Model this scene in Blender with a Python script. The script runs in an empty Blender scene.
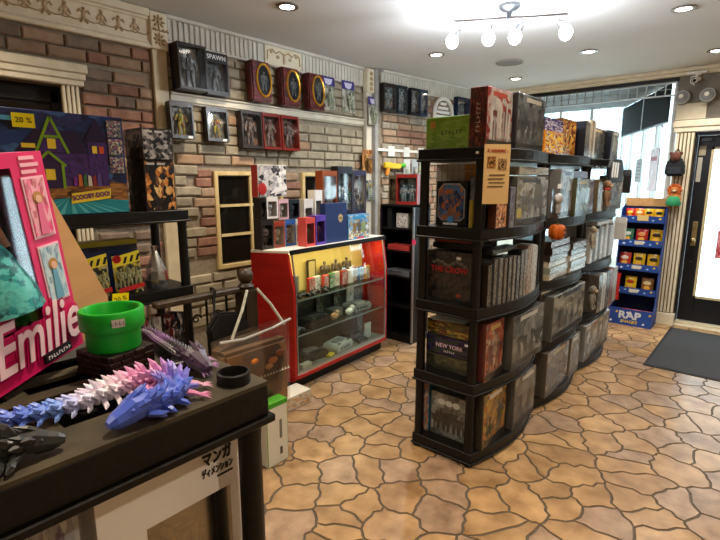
import bpy, bmesh, math, random
from mathutils import Vector, Matrix, Euler
random.seed(7)
S = bpy.context.scene
COL = S.collection
PI = math.pi

# ------------------------------------------------------------------ camera, world, exposure
# Room frame: +Y runs along the brick wall to the shop front, +X to the right, Z up; the eye is at 1.62 m.
cam_d = bpy.data.cameras.new('camera'); cam = bpy.data.objects.new('camera', cam_d); COL.objects.link(cam)
cam_d.sensor_width = 36.0; cam_d.lens = 36.0*480/720; cam_d.clip_start = 0.02
PITCH = math.atan(90/480); YAW = math.radians(40.7)
cam.location = (0, 0, 1.62); cam.rotation_euler = (PI/2-PITCH, 0, YAW)
S.camera = cam
S.view_settings.view_transform = 'Standard'
try: S.view_settings.look = 'None'
except Exception: pass
S.view_settings.exposure = 0.42; S.view_settings.gamma = 1.0; S.view_settings.use_curve_mapping = False
W = bpy.data.worlds.new('world'); S.world = W; W.use_nodes = True
bg = W.node_tree.nodes['Background']; bg.inputs[0].default_value = (0.74, 0.88, 1.0, 1); bg.inputs[1].default_value = 6.5
CEIL = 2.774
WARM = (1.0, 0.84, 0.64); COOL = (0.86, 0.92, 1.0)
DOWN_W = 66.0          # recessed lamp power
BULB_W = 15.0           # each bulb of the ceiling bar light

# ------------------------------------------------------------------ materials
def lin(c):
    if isinstance(c, str):
        c = c.lstrip('#'); c = [int(c[i:i+2], 16)/255 for i in (0, 2, 4)]
        return tuple(((v+.055)/1.055)**2.4 if v > .04045 else v/12.92 for v in c)
    return c
MC = {}
def nodes(name):
    m = bpy.data.materials.new(name); m.use_nodes = True
    nt = m.node_tree; return m, nt, nt.nodes, nt.links, nt.nodes['Principled BSDF']
def flat(c, rough=.5, metal=0., spec=.32, coat=0.):
    k = ('f', c, rough, metal, spec, coat)
    if k in MC: return MC[k]
    m, nt, N, L, b = nodes('plain')
    b.inputs['Base Color'].default_value = (*lin(c), 1); b.inputs['Roughness'].default_value = rough
    b.inputs['Metallic'].default_value = metal; b.inputs['Specular IOR Level'].default_value = spec
    b.inputs['Coat Weight'].default_value = coat
    MC[k] = m; return m
def mott(c1, c2, scale=8., rough=.6, bump=0., detail=4., coords='Object', spec=.4, stretch=(1, 1, 1), rnd=0., metal=0.):
    """two colours mixed by noise, optional relief and a shift of tone from object to object"""
    k = ('m', c1, c2, scale, rough, bump, detail, coords, spec, stretch, rnd, metal)
    if k in MC: return MC[k]
    m, nt, N, L, b = nodes('mottled')
    tc = N.new('ShaderNodeTexCoord'); mp = N.new('ShaderNodeMapping'); mp.inputs['Scale'].default_value = stretch
    L.new(tc.outputs[coords], mp.inputs[0]); n = N.new('ShaderNodeTexNoise')
    n.inputs['Scale'].default_value = scale; n.inputs['Detail'].default_value = detail; L.new(mp.outputs[0], n.inputs['Vector'])
    r = N.new('ShaderNodeValToRGB'); r.color_ramp.elements[0].position = .32; r.color_ramp.elements[1].position = .68
    r.color_ramp.elements[0].color = (*lin(c1), 1); r.color_ramp.elements[1].color = (*lin(c2), 1)
    L.new(n.outputs['Fac'], r.inputs[0]); out = r.outputs[0]
    if rnd:
        oi = N.new('ShaderNodeObjectInfo')
        ad = N.new('ShaderNodeVectorMath'); ad.operation = 'ADD'; L.new(mp.outputs[0], ad.inputs[0]); 
        ml = N.new('ShaderNodeMath'); ml.operation = 'MULTIPLY'; ml.inputs[1].default_value = 40; L.new(oi.outputs['Random'], ml.inputs[0])
        L.new(ml.outputs[0], ad.inputs[1]); L.new(ad.outputs[0], n.inputs['Vector'])
        hs = N.new('ShaderNodeHueSaturation'); mr = N.new('ShaderNodeMapRange')
        mr.inputs[3].default_value = 1-rnd; mr.inputs[4].default_value = 1+rnd
        L.new(oi.outputs['Random'], mr.inputs[0]); L.new(mr.outputs[0], hs.inputs['Value']); L.new(out, hs.inputs['Color']); out = hs.outputs[0]
    L.new(out, b.inputs['Base Color']); b.inputs['Roughness'].default_value = rough; b.inputs['Specular IOR Level'].default_value = spec
    b.inputs['Metallic'].default_value = metal
    if bump:
        bp = N.new('ShaderNodeBump'); bp.inputs['Strength'].default_value = bump; bp.inputs['Distance'].default_value = .01
        L.new(n.outputs['Fac'], bp.inputs['Height']); L.new(bp.outputs[0], b.inputs['Normal'])
    MC[k] = m; return m
def art(cols, scale=3.5, seed=0, rough=.42, dist=1.2):
    """printed picture: patches of the given inks in the thing's own coordinates"""
    cols = tuple(cols); k = ('a', cols, scale, seed, rough, dist)
    if k in MC: return MC[k]
    m, nt, N, L, b = nodes('print')
    tc = N.new('ShaderNodeTexCoord'); mp = N.new('ShaderNodeMapping'); mp.inputs['Location'].default_value = (seed*3.1, seed*1.7, seed*2.3)
    L.new(tc.outputs['Generated'], mp.inputs[0]); n = N.new('ShaderNodeTexNoise')
    n.inputs['Scale'].default_value = scale*1.6; n.inputs['Detail'].default_value = 6.; n.inputs['Roughness'].default_value = .75; b.inputs['Specular IOR Level'].default_value = .35
    n.inputs['Distortion'].default_value = .25; L.new(mp.outputs[0], n.inputs['Vector'])
    wv = N.new('ShaderNodeVectorMath'); wv.operation = 'MULTIPLY_ADD'; wv.inputs[1].default_value = (.16, .16, .16)   # torn patch edges
    L.new(n.outputs['Color'], wv.inputs[0]); L.new(mp.outputs[0], wv.inputs[2])
    vo = N.new('ShaderNodeTexVoronoi'); vo.inputs['Scale'].default_value = scale*2.7; L.new(wv.outputs[0], vo.inputs['Vector'])
    sp = N.new('ShaderNodeSeparateColor'); L.new(vo.outputs['Color'], sp.inputs[0])
    mm = N.new('ShaderNodeMix'); mm.inputs[0].default_value = .5; L.new(sp.outputs[0], mm.inputs[2]); L.new(n.outputs['Fac'], mm.inputs[3])
    r = N.new('ShaderNodeValToRGB'); e = r.color_ramp.elements; q = len(cols)
    for i, c in enumerate(cols):
        p = .27+.46*i/max(1, q-1)
        el = e[i] if i < 2 else e.new(p)
        el.position = p; el.color = (*lin(c), 1)
    L.new(mm.outputs[0], r.inputs[0]); L.new(r.outputs[0], b.inputs['Base Color'])
    b.inputs['Roughness'].default_value = rough
    MC[k] = m; return m
def emis(c, s):
    k = ('e', c, s)
    if k in MC: return MC[k]
    m, nt, N, L, b = nodes('glow'); b.inputs['Base Color'].default_value = (*lin(c), 1)
    b.inputs['Emission Color'].default_value = (*lin(c), 1); b.inputs['Emission Strength'].default_value = s
    MC[k] = m; return m
def glass(tint='#ffffff', refl=.08, rough=.02, haze=0.):
    k = ('g', tint, refl, rough, haze)
    if k in MC: return MC[k]
    m, nt, N, L, b = nodes('clear')
    t = N.new('ShaderNodeBsdfTransparent'); t.inputs[0].default_value = (*lin(tint), 1)
    g = N.new('ShaderNodeBsdfGlossy'); g.inputs['Roughness'].default_value = rough
    fr = N.new('ShaderNodeLayerWeight'); fr.inputs[0].default_value = .25
    mr = N.new('ShaderNodeMapRange'); mr.inputs[3].default_value = refl*.5; mr.inputs[4].default_value = min(1, refl*6); L.new(fr.outputs['Fresnel'], mr.inputs[0])
    mx = N.new('ShaderNodeMixShader'); L.new(mr.outputs[0], mx.inputs[0]); L.new(t.outputs[0], mx.inputs[1]); L.new(g.outputs[0], mx.inputs[2])
    last = mx
    if haze:
        d = N.new('ShaderNodeBsdfDiffuse'); d.inputs[0].default_value = (.8, .8, .8, 1)
        m2 = N.new('ShaderNodeMixShader'); m2.inputs[0].default_value = haze; L.new(mx.outputs[0], m2.inputs[1]); L.new(d.outputs[0], m2.inputs[2]); last = m2
    L.new(last.outputs[0], N['Material Output'].inputs[0])
    MC[k] = m; return m
def objcol(rough=.3):
    k = ('oc', rough)
    if k in MC: return MC[k]
    m, nt, N, L, b = nodes('filament'); oi = N.new('ShaderNodeObjectInfo'); L.new(oi.outputs['Color'], b.inputs['Base Color'])
    b.inputs['Roughness'].default_value = rough; b.inputs['Sheen Weight'].default_value = .2; MC[k] = m; return m

BLACK_P = mott('#080808', '#101010', 90, .42, .12, spec=.28)
BLACK = flat('#0b0b0c', .45); CREAM = mott('#d9cdb0', '#e6dcc2', 14, .55, .05); WHITE = flat('#e9e7e0', .5)
CREAM_D = mott('#a48c66', '#c4ae88', 40, .7); CHROME = flat('#c9cdd2', .18, 1.); STEEL = flat('#8e9196', .3, 1.)
GLASS = glass('#f4faf8', .07); WRAP = glass('#f8f8f8', .08, .08, .012); CLEAR = glass('#fcfcfc', .03, .05); CASEGLASS = glass('#f2f8f5', .022)  # WRAP's faint white veil paints in the window light reflected by the film
KRAFT = mott('#b58a56', '#c89d68', 30, .8); TAGY = flat('#f4e400', .5)

# ------------------------------------------------------------------ mesh helpers
class MB:
    def __init__(s): s.v = []; s.f = []
    def add(s, vs, fs):
        o = len(s.v); s.v += [tuple(v) for v in vs]; s.f += [tuple(i+o for i in f) for f in fs]; return s
    def box(s, c, d, rot=None):
        x, y, z = (k/2 for k in d); P = [Vector(p) for p in ((-x,-y,-z),(x,-y,-z),(x,y,-z),(-x,y,-z),(-x,-y,z),(x,-y,z),(x,y,z),(-x,y,z))]
        if rot: R = Euler(rot).to_matrix(); P = [R @ p for p in P]
        c = Vector(c); return s.add([p+c for p in P], [(0,3,2,1),(4,5,6,7),(0,1,5,4),(1,2,6,5),(2,3,7,6),(3,0,4,7)])
    def b2(s, a, b):   # box from corner to corner
        return s.box([(p+q)/2 for p, q in zip(a, b)], [abs(q-p) for p, q in zip(a, b)])
    def prism(s, poly, z0, z1, axis='z'):
        n = len(poly)
        def P(u, v, w): return {'z': (u, v, w), 'y': (u, w, v), 'x': (w, u, v)}[axis]
        vs = [P(u, v, z0) for u, v in poly]+[P(u, v, z1) for u, v in poly]
        fs = [tuple(range(n))[::-1], tuple(range(n, 2*n))]+[(i, (i+1) % n, n+(i+1) % n, n+i) for i in range(n)]
        return s.add(vs, fs)
    def tube(s, pts, rs, n=8, flatz=1.):
        pts = [Vector(p) for p in pts]
        if not isinstance(rs, (list, tuple)): rs = [rs]*len(pts)
        vs = []; up = None
        for i, p in enumerate(pts):
            d = (pts[min(i+1, len(pts)-1)]-pts[max(i-1, 0)]).normalized()
            if up is None: up = d.orthogonal().normalized()
            a = (up-d*up.dot(d)); a = a.normalized() if a.length > 1e-6 else d.orthogonal().normalized(); b = d.cross(a); up = a
            for k in range(n): t = 2*PI*k/n; q = (a*math.cos(t)+b*math.sin(t))*rs[i]; vs.append(p+Vector((q.x, q.y, q.z*flatz)))
        fs = [(i*n+k, i*n+(k+1) % n, (i+1)*n+(k+1) % n, (i+1)*n+k) for i in range(len(pts)-1) for k in range(n)]
        fs += [tuple(range(n))[::-1], tuple(range((len(pts)-1)*n, len(pts)*n))]
        return s.add(vs, fs)
    def lathe(s, prof, n=24, c=(0, 0, 0), cap=True):
        vs = []; m = len(prof)
        for r, z in prof:
            for k in range(n): t = 2*PI*k/n; vs.append((c[0]+r*math.cos(t), c[1]+r*math.sin(t), c[2]+z))
        fs = [(i*n+k, i*n+(k+1) % n, (i+1)*n+(k+1) % n, (i+1)*n+k) for i in range(m-1) for k in range(n)]
        if cap: fs += [tuple(range(n))[::-1], tuple(range((m-1)*n, m*n))]
        return s.add(vs, fs)
    def ball(s, c, r, n=10, m=7, rot=None):
        if not isinstance(r, (list, tuple)): r = (r, r, r)
        vs = []; R = Euler(rot).to_matrix() if rot else None; c = Vector(c)
        def pt(x, y, z):
            p = Vector((x*r[0], y*r[1], z*r[2])); p = R @ p if R else p; vs.append(p+c)
        pt(0, 0, -1)
        for i in range(1, m):
            a = -PI/2+PI*i/m
            for k in range(n): t = 2*PI*k/n; pt(math.cos(a)*math.cos(t), math.cos(a)*math.sin(t), math.sin(a))
        pt(0, 0, 1); e = len(vs)-1
        fs = [(0, 1+(k+1) % n, 1+k) for k in range(n)]+[(1+i*n+k, 1+i*n+(k+1) % n, 1+(i+1)*n+(k+1) % n, 1+(i+1)*n+k) for i in range(m-2) for k in range(n)]
        fs += [(e, 1+(m-2)*n+k, 1+(m-2)*n+(k+1) % n) for k in range(n)]
        return s.add(vs, fs)
    def mesh(s, name, mat, bevel=0., seg=1, smooth=False):
        me = bpy.data.meshes.new(name); me.from_pydata(s.v, [], s.f)
        bm = bmesh.new(); bm.from_mesh(me)
        bmesh.ops.recalc_face_normals(bm, faces=bm.faces)
        if bevel: bmesh.ops.bevel(bm, geom=bm.edges[:], offset=bevel, segments=seg, affect='EDGES', clamp_overlap=True)
        bm.to_mesh(me); bm.free()
        if smooth:
            for p in me.polygons: p.use_smooth = True
            try: me.set_sharp_from_angle(angle=math.radians(40))
            except Exception: pass
        me.materials.append(mat); return me
    def build(s, name, mat, parent=None, bevel=0., seg=1, smooth=False, loc=None, rot=None):
        return link(name, s.mesh(name, mat, bevel, seg, smooth), parent, loc, rot)
def link(name, me, parent=None, loc=None, rot=None, scale=None):
    o = bpy.data.objects.new(name, me); COL.objects.link(o); o.parent = parent
    if loc is not None: o.location = loc
    if rot is not None: o.rotation_euler = rot
    if scale is not None: o.scale = scale
    return o
def tag(o, label=None, cat=None, group=None, kind=None):
    if label: o['label'] = label
    if cat: o['category'] = cat
    if group: o['group'] = group
    if kind: o['kind'] = kind
    return o
def thing(name, label, cat, loc=(0, 0, 0), rz=0., group=None, rot=None):
    o = bpy.data.objects.new(name, None); COL.objects.link(o); o.location = loc
    o.rotation_euler = rot if rot else (0, 0, rz); o.empty_display_size = .05
    return tag(o, label, cat, group)
def struct(name, loc=(0, 0, 0), rot=(0, 0, 0)):
    o = bpy.data.objects.new(name, None); COL.objects.link(o); o.location = loc; o.rotation_euler = rot
    return tag(o, kind='structure')
def copy_tree(o, parent=None):
    c = o.copy(); COL.objects.link(c); c.parent = parent
    for ch in list(o.children): copy_tree(ch, c)
    return c
DG = None
def text(s, size, mat, parent, loc, rot, name='lettering', ext=.0006, align='CENTER', shear=0., sx=1., bold=0.):
    cu = bpy.data.curves.new('t', 'FONT'); cu.body = s; cu.size = size; cu.extrude = ext; cu.align_x = align; cu.align_y = 'CENTER'; cu.shear = shear
    cu.resolution_u = 3; cu.offset = bold
    t = bpy.data.objects.new('t', cu); COL.objects.link(t)
    dg = bpy.context.evaluated_depsgraph_get(); me = bpy.data.meshes.new_from_object(t.evaluated_get(dg))
    bpy.data.objects.remove(t); bpy.data.curves.remove(cu)
    me.materials.clear(); me.materials.append(mat); me.name = name
    if sx != 1.:
        for v in me.vertices: v.co.x *= sx
    return link(name, me, parent, loc, rot)
FRONT = (PI/2, 0, 0)      # turns flat lettering to face a thing's own front, which is local -Y

# ------------------------------------------------------------------ the shell of the room
WX = -3.46; FY = 6.30
# floor: irregular flagstones over grout
fl = MB().b2((-3.6, -2.6, -.06), (2.1, 6.72, -.004)).build('floor', mott('#4a4034', '#5d5142', 25, .8)); tag(fl, kind='structure')
def voronoi(x0, x1, y0, y1, s):
    rnd = random.Random(21); seeds = []
    ny = int((y1-y0)/s*1.12); nx = int((x1-x0)/s)
    for j in range(-2, ny+2):
        for i in range(-2, nx+2):
            seeds.append((x0+(i+.5+.5*(j % 2))*s+rnd.uniform(-.40, .40)*s, y0+(j+.5)*s/1.12+rnd.uniform(-.40, .40)*s))
    cells = []
    for a, (px, py) in enumerate(seeds):
        if not (x0 <= px <= x1 and y0 <= py <= y1): continue
        poly = [(px-s*2, py-s*2), (px+s*2, py-s*2), (px+s*2, py+s*2), (px-s*2, py+s*2)]
        near = sorted(range(len(seeds)), key=lambda b: (seeds[b][0]-px)**2+(seeds[b][1]-py)**2)[1:22]
        for b in near:
            qx, qy = seeds[b]; mx, my = (px+qx)/2, (py+qy)/2; nx_, ny_ = qx-px, qy-py; out = []
            for i in range(len(poly)):
                A, B = poly[i], poly[(i+1) % len(poly)]
                da = (A[0]-mx)*nx_+(A[1]-my)*ny_; db = (B[0]-mx)*nx_+(B[1]-my)*ny_
                if da <= 0: out.append(A)
                if da*db < 0: t = da/(da-db); out.append((A[0]+(B[0]-A[0])*t, A[1]+(B[1]-A[1])*t))
            poly = out
            if len(poly) < 3: break
        if len(poly) >= 3: cells.append(((px, py), poly))
    return cells
def wiggle(poly):
    out = []
    for i in range(len(poly)):
        A, B = poly[i], poly[(i+1) % len(poly)]
        k = tuple(sorted((tuple(round(c, 3) for c in A), tuple(round(c, 3) for c in B)))); fwd = k[0] == tuple(round(c, 3) for c in A)
        ln = math.hypot(B[0]-A[0], B[1]-A[1]); out.append(A)
        if ln < .05: continue
        r = random.Random(str(k)); n = 2 if ln < .14 else 4
        offs = [r.uniform(-1, 1)*min(.016, ln*.13) for _ in range(n)]; dx, dy = k[1][0]-k[0][0], k[1][1]-k[0][1]
        px, py = -dy/ln, dx/ln; seq = [(k[0][0]+dx*(q+1)/(n+1)+px*offs[q], k[0][1]+dy*(q+1)/(n+1)+py*offs[q]) for q in range(n)]
        out += seq if fwd else seq[::-1]
    return out
def inset(poly, g):
    out = []; n = len(poly); ar = sum(poly[i][0]*poly[(i+1) % n][1]-poly[(i+1) % n][0]*poly[i][1] for i in range(n)); sg = 1 if ar > 0 else -1
    for i in range(n):
        A, B, C2 = Vector(poly[i-1]), Vector(poly[i]), Vector(poly[(i+1) % n])
        d1 = (B-A); d2 = (C2-B)
        if d1.length < 1e-5 or d2.length < 1e-5: out.append(tuple(B)); continue
        n1 = Vector((-d1.y, d1.x)).normalized()*sg; n2 = Vector((-d2.y, d2.x)).normalized()*sg
        m = (n1+n2); m = m.normalized() if m.length > 1e-4 else n1
        out.append(tuple(B+m*g))
    return out
STONE = [mott('#80613f', '#ad8b63', 9, .30, .12, 8, rnd=.09), mott('#886844', '#b49166', 8, .28, .12, 8, rnd=.09), mott('#7a614b', '#a68a70', 10, .32, .12, 8, rnd=.09)]
cells = voronoi(-3.3, 2.0, -2.4, 6.62, .222)
def seen(c): x, y = c; return -2.75 < x < .75 and y > 1.25 and y-1.0 > -.9*(x+2.6)*.9 and not (-1.6 < x < -1.2 and 2.5 < y < 5)
vis = sorted([c for c in cells if seen(c[0])], key=lambda c: c[0][0]**2+c[0][1]**2)
near, rest = vis[:298], vis[298:]+[c for c in cells if not seen(c[0])]
for i, (c, poly) in enumerate(near):
    p = [(x-c[0], y-c[1]) for x, y in inset(wiggle(poly), .0075)]
    o = MB().prism(p, -.006, .0).build('flagstone', STONE[i % 3], fl, loc=(c[0], c[1], 0))
m = MB()
for c, poly in rest: m.prism(inset(wiggle(poly), .0075), -.006, 0.)
tag(m.build('flagstones', STONE[1], fl), kind='stuff')
# ceiling and the walls that close the room
o = MB().b2((-3.7, -2.6, CEIL), (2.1, 6.5, CEIL+.12)).build('ceiling', mott('#d2d1ce', '#d8d7d4', 2, .8)); tag(o, kind='structure')
o = MB().b2((2.0, -2.6, 0), (2.15, 6.5, CEIL)).build('wall_right', mott('#b9a98d', '#c9baa0', 3, .8)); tag(o, kind='structure')
o = MB().b2((-3.6, -2.7, 0), (2.1, -2.55, CEIL)).build('wall_back', mott('#b9a98d', '#c9baa0', 3, .8)); tag(o, kind='structure')

# bricks ----------------------------------------------------------
def brickmats(kind):
    if kind == 'red': return [mott('#80594a', '#9c7560', 14, .85, .5, rnd=.2), mott('#8d735c', '#a68d76', 12, .85, .5, rnd=.16), mott('#6c5d4f', '#877566', 12, .85, .5, rnd=.12)]
    if kind == 'grey': return [mott('#938872', '#b0a58d', 12, .85, .5, rnd=.14), mott('#887e6b', '#a49984', 12, .85, .5, rnd=.14), mott('#9a7c62', '#b09274', 12, .85, .5, rnd=.14)]
    return [mott('#8a6f58', '#aa8f76', 12, .85, .5, rnd=.14), mott('#8f8474', '#ada290', 12, .85, .5, rnd=.1), mott('#835f4e', '#9b7762', 12, .85, .5, rnd=.14)]
def brickmesh(mat, L, H, seed):
    r = random.Random(seed); m = MB(); x, y, z = .022, L/2, H/2
    j = lambda a: a+r.uniform(-.004, .004)
    P = [(-x, -y, -z), (-x, y, -z), (-x, y, z), (-x, -y, z), (x*.6, -y, -z), (x*.6, y, -z), (x*.6, y, z), (x*.6, -y, z),
         (x, -j(y-.010), -j(z-.009)), (x, j(y-.010), -j(z-.009)), (x, j(y-.010), j(z-.009)), (x, -j(y-.010), j(z-.009))]
    m.add(P, [(0,1,2,3),(0,4,5,1),(1,5,6,2),(2,6,7,3),(3,7,4,0),(4,8,9,5),(5,9,10,6),(6,10,11,7),(7,11,8,4),(8,11,10,9)])
    return m.mesh('brick', mat)
BM = {}
def lay(parent, y0, y1, z0, z1, kind, weights, L=.225, H=.078, seed=1, holes=()):
    """courses of bricks on the face x=0 of parent, from y0 to y1 and z0 to z1, leaving out the holes"""
    r = random.Random(seed); mats = brickmats(kind); g = .010
    row = 0; z = z0
    while z+H*.6 < z1:
        h = min(H, z1-z); y = y0-(row % 2)*L*.5+r.uniform(-.03, .03)
        while y < y1-.02:
            l = L*r.choice((.55, 1, 1, 1, 1.1, .9)); a, b = max(y, y0), min(y+l, y1)
            if b-a > .035:
                cy, cz = (a+b)/2, z+h/2
                if not any(hy0 < cy < hy1 and hz0 < cz < hz1 for hy0, hy1, hz0, hz1 in holes):
                    k = r.choices((0, 1, 2), weights)[0]; v = r.randrange(4); key = (kind, k, v)
                    if key not in BM: BM[key] = brickmesh(mats[k], L, H, hash((k, v)) % 97)
                    link('brick', BM[key], parent, (r.uniform(-.004, .006), cy, cz), (r.uniform(-.012, .012), 0, 0), (1, (b-a)/L, h/H))
            y += l+g
        z += h+g; row += 1

wl = struct('wall_left', (WX, 0, 0))
MORT = mott('#857a69', '#9a8f7d', 30, .9, .3)
m = MB().b2((-.16, 1.27, 0), (-.004, 4.10, CEIL)).b2((-.16, -2.6, 2.2), (-.004, 1.27, CEIL)).b2((-.16, -2.6, 0), (-.004, .1, 2.2))
m.build('masonry', MORT, wl)
lay(wl, .55, 1.74, 2.36, 2.52, 'red', (5, 4, 2), .215, .066, 3)
lay(wl, 1.29, 1.74, 1.30, 2.36, 'red', (5, 4, 2), .215, .070, 4)
lay(wl, 1.87, 4.04, 2.27, 2.56, 'grey', (4, 4, 1), .22, .07, 5)
W1 = (2.19, 2.92, .88, 1.70); W2 = (3.14, 3.50, 1.05, 1.70)
lay(wl, 1.87, 4.04, 1.02, 2.17, 'grey', (5, 4, 1), .22, .070, 6, (W1, W2, (2.07, 2.19, 1.0, 1.72), (2.92, 3.14, 1.0, 1.72), (3.0, 4.04, 1.0, 1.25)))
lay(wl, 2.08, 2.18, 1.02, 1.70, 'red', (4, 3, 0), .10, .068, 8)
lay(wl, 2.94, 3.12, 1.30, 1.70, 'red', (3, 4, 0), .17, .068, 9)
lay(wl, 1.88, 4.04, .44, .87, 'grey', (5, 4, 0), .235, .079, 7)
lay(wl, 1.29, 1.74, .44, 1.30, 'red', (5, 4, 2), .25, .083, 12)
# the second stretch of wall stands a little askew
wa = struct('wall_alcove', (-3.385, 4.13, 0), (0, 0, math.radians(-6.9)))
MB().b2((-.12, 0, 0), (-.004, 2.2, CEIL)).build('masonry', MORT, wa)
lay(wa, .14, 2.1, .58, 2.60, 'mix', (5, 4, 2), .21, .066, 11)

# trim ------------------------------------------------------------
def flutes(mb, y0, y1, z0, z1, step, x=.0, d=.012):
    y = y0
    while y+step*.6 < y1: mb.box((x+d/2, y+step*.3, (z0+z1)/2), (d, step*.6, z1-z0)); y += step
t = struct('trim_1', (WX, 0, 0))      # carved frieze over the doorway
MB().b2((0, -1, 2.53), (.03, 1.75, 2.76)).build('fascia', CREAM, t)
MB().b2((0, -1, 2.72), (.06, 1.75, 2.77)).b2((0, -1, 2.70), (.045, 1.75, 2.72)).build('crown_moulding', CREAM, t, .006)
MB().b2((0, -1, 2.515), (.055, 1.75, 2.545)).b2((0, -1, 2.545), (.042, 1.75, 2.565)).build('lower_moulding', CREAM, t, .006)
def motif(kind):
    m = MB()
    if kind == 0:
        m.ball((.032, 0, .01), (.008, .018, .03), 8, 5); [m.ball((.034, s*.022, .005), (.006, .008, .022), 6, 4, (s*.5, 0, 0)) for s in (-1, 1)]; m.ball((.034, 0, .046), (.007, .012, .012), 6, 4)
        m.tube([(.034, -.022, -.028), (.034, 0, -.034), (.034, .022, -.028)], .005, 5)
    else:
        m.ball((.034, 0, 0), (.007, .011, .032), 6, 5); m.ball((.034, 0, .038), (.008, .011, .011), 6, 4)
        for s in (-1, 1): m.tube([(.034, s*.008, .016), (.034, s*.026, .03), (.034, s*.036, .012)], .0055, 5); m.tube([(.034, s*.006, -.02), (.034, s*.022, -.045)], .0065, 5)
    return m.mesh('carved_motif', CREAM_D, smooth=True)
MO = [motif(0), motif(1)]
def swag():
    m = MB(); m.tube([(.033, -.05, 0), (.035, -.026, -.016), (.036, 0, -.021), (.035, .026, -.016), (.033, .05, 0)], .0045, 5); return m.mesh('swag', CREAM_D, smooth=True)
SW = swag(); y = .38; i = 0
while y < 1.70:
    link('carved_motif', MO[i % 2], t, (0, y, 2.635)); link('swag', SW, t, (0, y+.053, 2.622)); y += .106; i += 1
# rosette block and the cream pilaster below it
t = struct('trim_2', (WX, 0, 0))
MB().b2((0, 1.75, 2.52), (.055, 1.875, 2.765)).build('block', CREAM, t, .006)
for z in (2.585, 2.70):
    MB().ball((.058, 1.812, z), (.014, .014, .014), 8, 5).build('rosette_heart', CREAM_D, t, smooth=True)
    for k in range(8): a = k*PI/4; MB().ball((.057, 1.812+.030*math.cos(a), z+.030*math.sin(a)), (.009, .018, .009), 8, 5, (a, 0, 0)).build('rosette_leaf', CREAM_D, t, smooth=True)
for q in range(4): MB().tube([(.056, 1.765+.03*q, 2.642), (.062, 1.78+.03*q, 2.65), (.056, 1.79+.03*q, 2.64)], .008, 6).build('scroll_leaf', CREAM_D, t, smooth=True)
MB().b2((0, 1.762, 0), (.032, 1.868, 2.52)).build('pilaster', mott('#cbbd9c', '#ddd0b2', 10, .6), t, .004)
# fluted frieze with an ornament panel, and the white picture rail
t = struct('trim_3', (WX, 0, 0))
WHT = mott('#c9c5b8', '#d8d4c8', 10, .55)
MB().b2((0, 1.875, 2.585), (.02, 4.05, 2.765)).build('frieze_board', WHT, t)
m = MB(); flutes(m, 1.885, 2.74, 2.60, 2.745, .044, .02); m.build('fluting', WHT, t, .004)
m = MB(); flutes(m, 3.18, 4.03, 2.60, 2.745, .044, .02); m.build('fluting', WHT, t, .004)
MB().b2((0, 1.875, 2.745), (.05, 4.05, 2.772)).build('crown_moulding', WHT, t, .005)
MB().b2((.02, 2.75, 2.59), (.034, 3.17, 2.745)).build('ornament_panel', CREAM, t, .003)
m = MB(); m.ball((.036, 2.96, 2.66), (.008, .014, .05), 8, 5)
for s in (-1, 1):
    m.tube([(.036, 2.96, 2.69), (.037, 2.96+s*.05, 2.715), (.037, 2.96+s*.09, 2.69), (.037, 2.96+s*.13, 2.72), (.037, 2.96+s*.18, 2.70), (.037, 2.96+s*.185, 2.63)], .006, 5)
    m.ball((.037, 2.96+s*.07, 2.665), (.006, .02, .016), 6, 4); m.ball((.037, 2.96+s*.14, 2.70), (.006, .016, .018), 6, 4)
m.build('carved_garland', CREAM_D, t, smooth=True)
t = struct('trim_4', (WX, 0, 0))
MB().b2((0, 1.875, 2.19), (.035, 4.05, 2.235)).b2((0, 1.875, 2.235), (.05, 4.05, 2.25)).b2((0, 1.875, 2.178), (.022, 4.05, 2.19)).build('picture_rail', mott('#cfc7b2', '#e0d9c6', 10, .5), t, .004)
# corner column between the two walls
t = struct('trim_5', (WX+.02, 4.05, 0))
MB().b2((0, 0, 0), (.05, .085, 2.765)).build('pilaster', mott('#cfc8b6', '#dcd5c4', 10, .6), t, .004)
MB().b2((0, .09, 0), (.10, .14, 2.765)).build('grey_post', mott('#8f8e8a', '#a3a29e', 10, .5), t, .006)
MB().b2((.0, -.01, 2.52), (.075, .10, 2.76)).build('capital', CREAM, t, .01)
for k in range(4): MB().ball((.078, .045, 2.56+.05*k), (.01, .03, .02), 8, 5).build('carved_leaf', CREAM_D, t, smooth=True)
# alcove frieze
t = struct('trim_6', wa.location, wa.rotation_euler)
MB().b2((0, .12, 2.60), (.02, 2.15, 2.75)).b2((0, .12, 2.745), (.05, 2.15, 2.772)).build('frieze_board', WHT, t, .004)
m = MB(); flutes(m, .16, 2.12, 2.61, 2.735, .044, .02); m.build('fluting', WHT, t, .004)

# doorway in the brick wall: cream casing, its unlit interior painted as near-black panels
t = struct('door_1', (WX, 0, 0))
MB().b2((-.12, .1, 0), (-.09, 1.27, 2.2)).build('dark_interior', flat('#120d0a', .5), t)
MB().b2((-.085, .22, 1.15), (-.075, 1.12, 2.08)).build('pane', flat('#15110e', .12), t)
MB().b2((-.09, 1.13, 0), (-.07, 1.17, 2.16)).b2((-.09, .1, 2.10), (-.07, 1.17, 2.16)).build('dark_stop', flat('#0c0906', .5), t)
MB().b2((0, .05, 2.20), (.05, 1.29, 2.235)).b2((0, .05, 2.235), (.062, 1.30, 2.275)).b2((0, .05, 2.275), (.075, 1.31, 2.33)).build('header', CREAM, t, .006)
MB().b2((0, 1.165, 0), (.014, 1.265, 2.2)).build('jamb_ground', mott('#6d5a3c', '#8d7852', 30, .7), t); m = MB(); flutes(m, 1.167, 1.268, 0, 2.2, .026, .014, .02); m.build('fluted_jamb', CREAM, t, .003)
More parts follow.
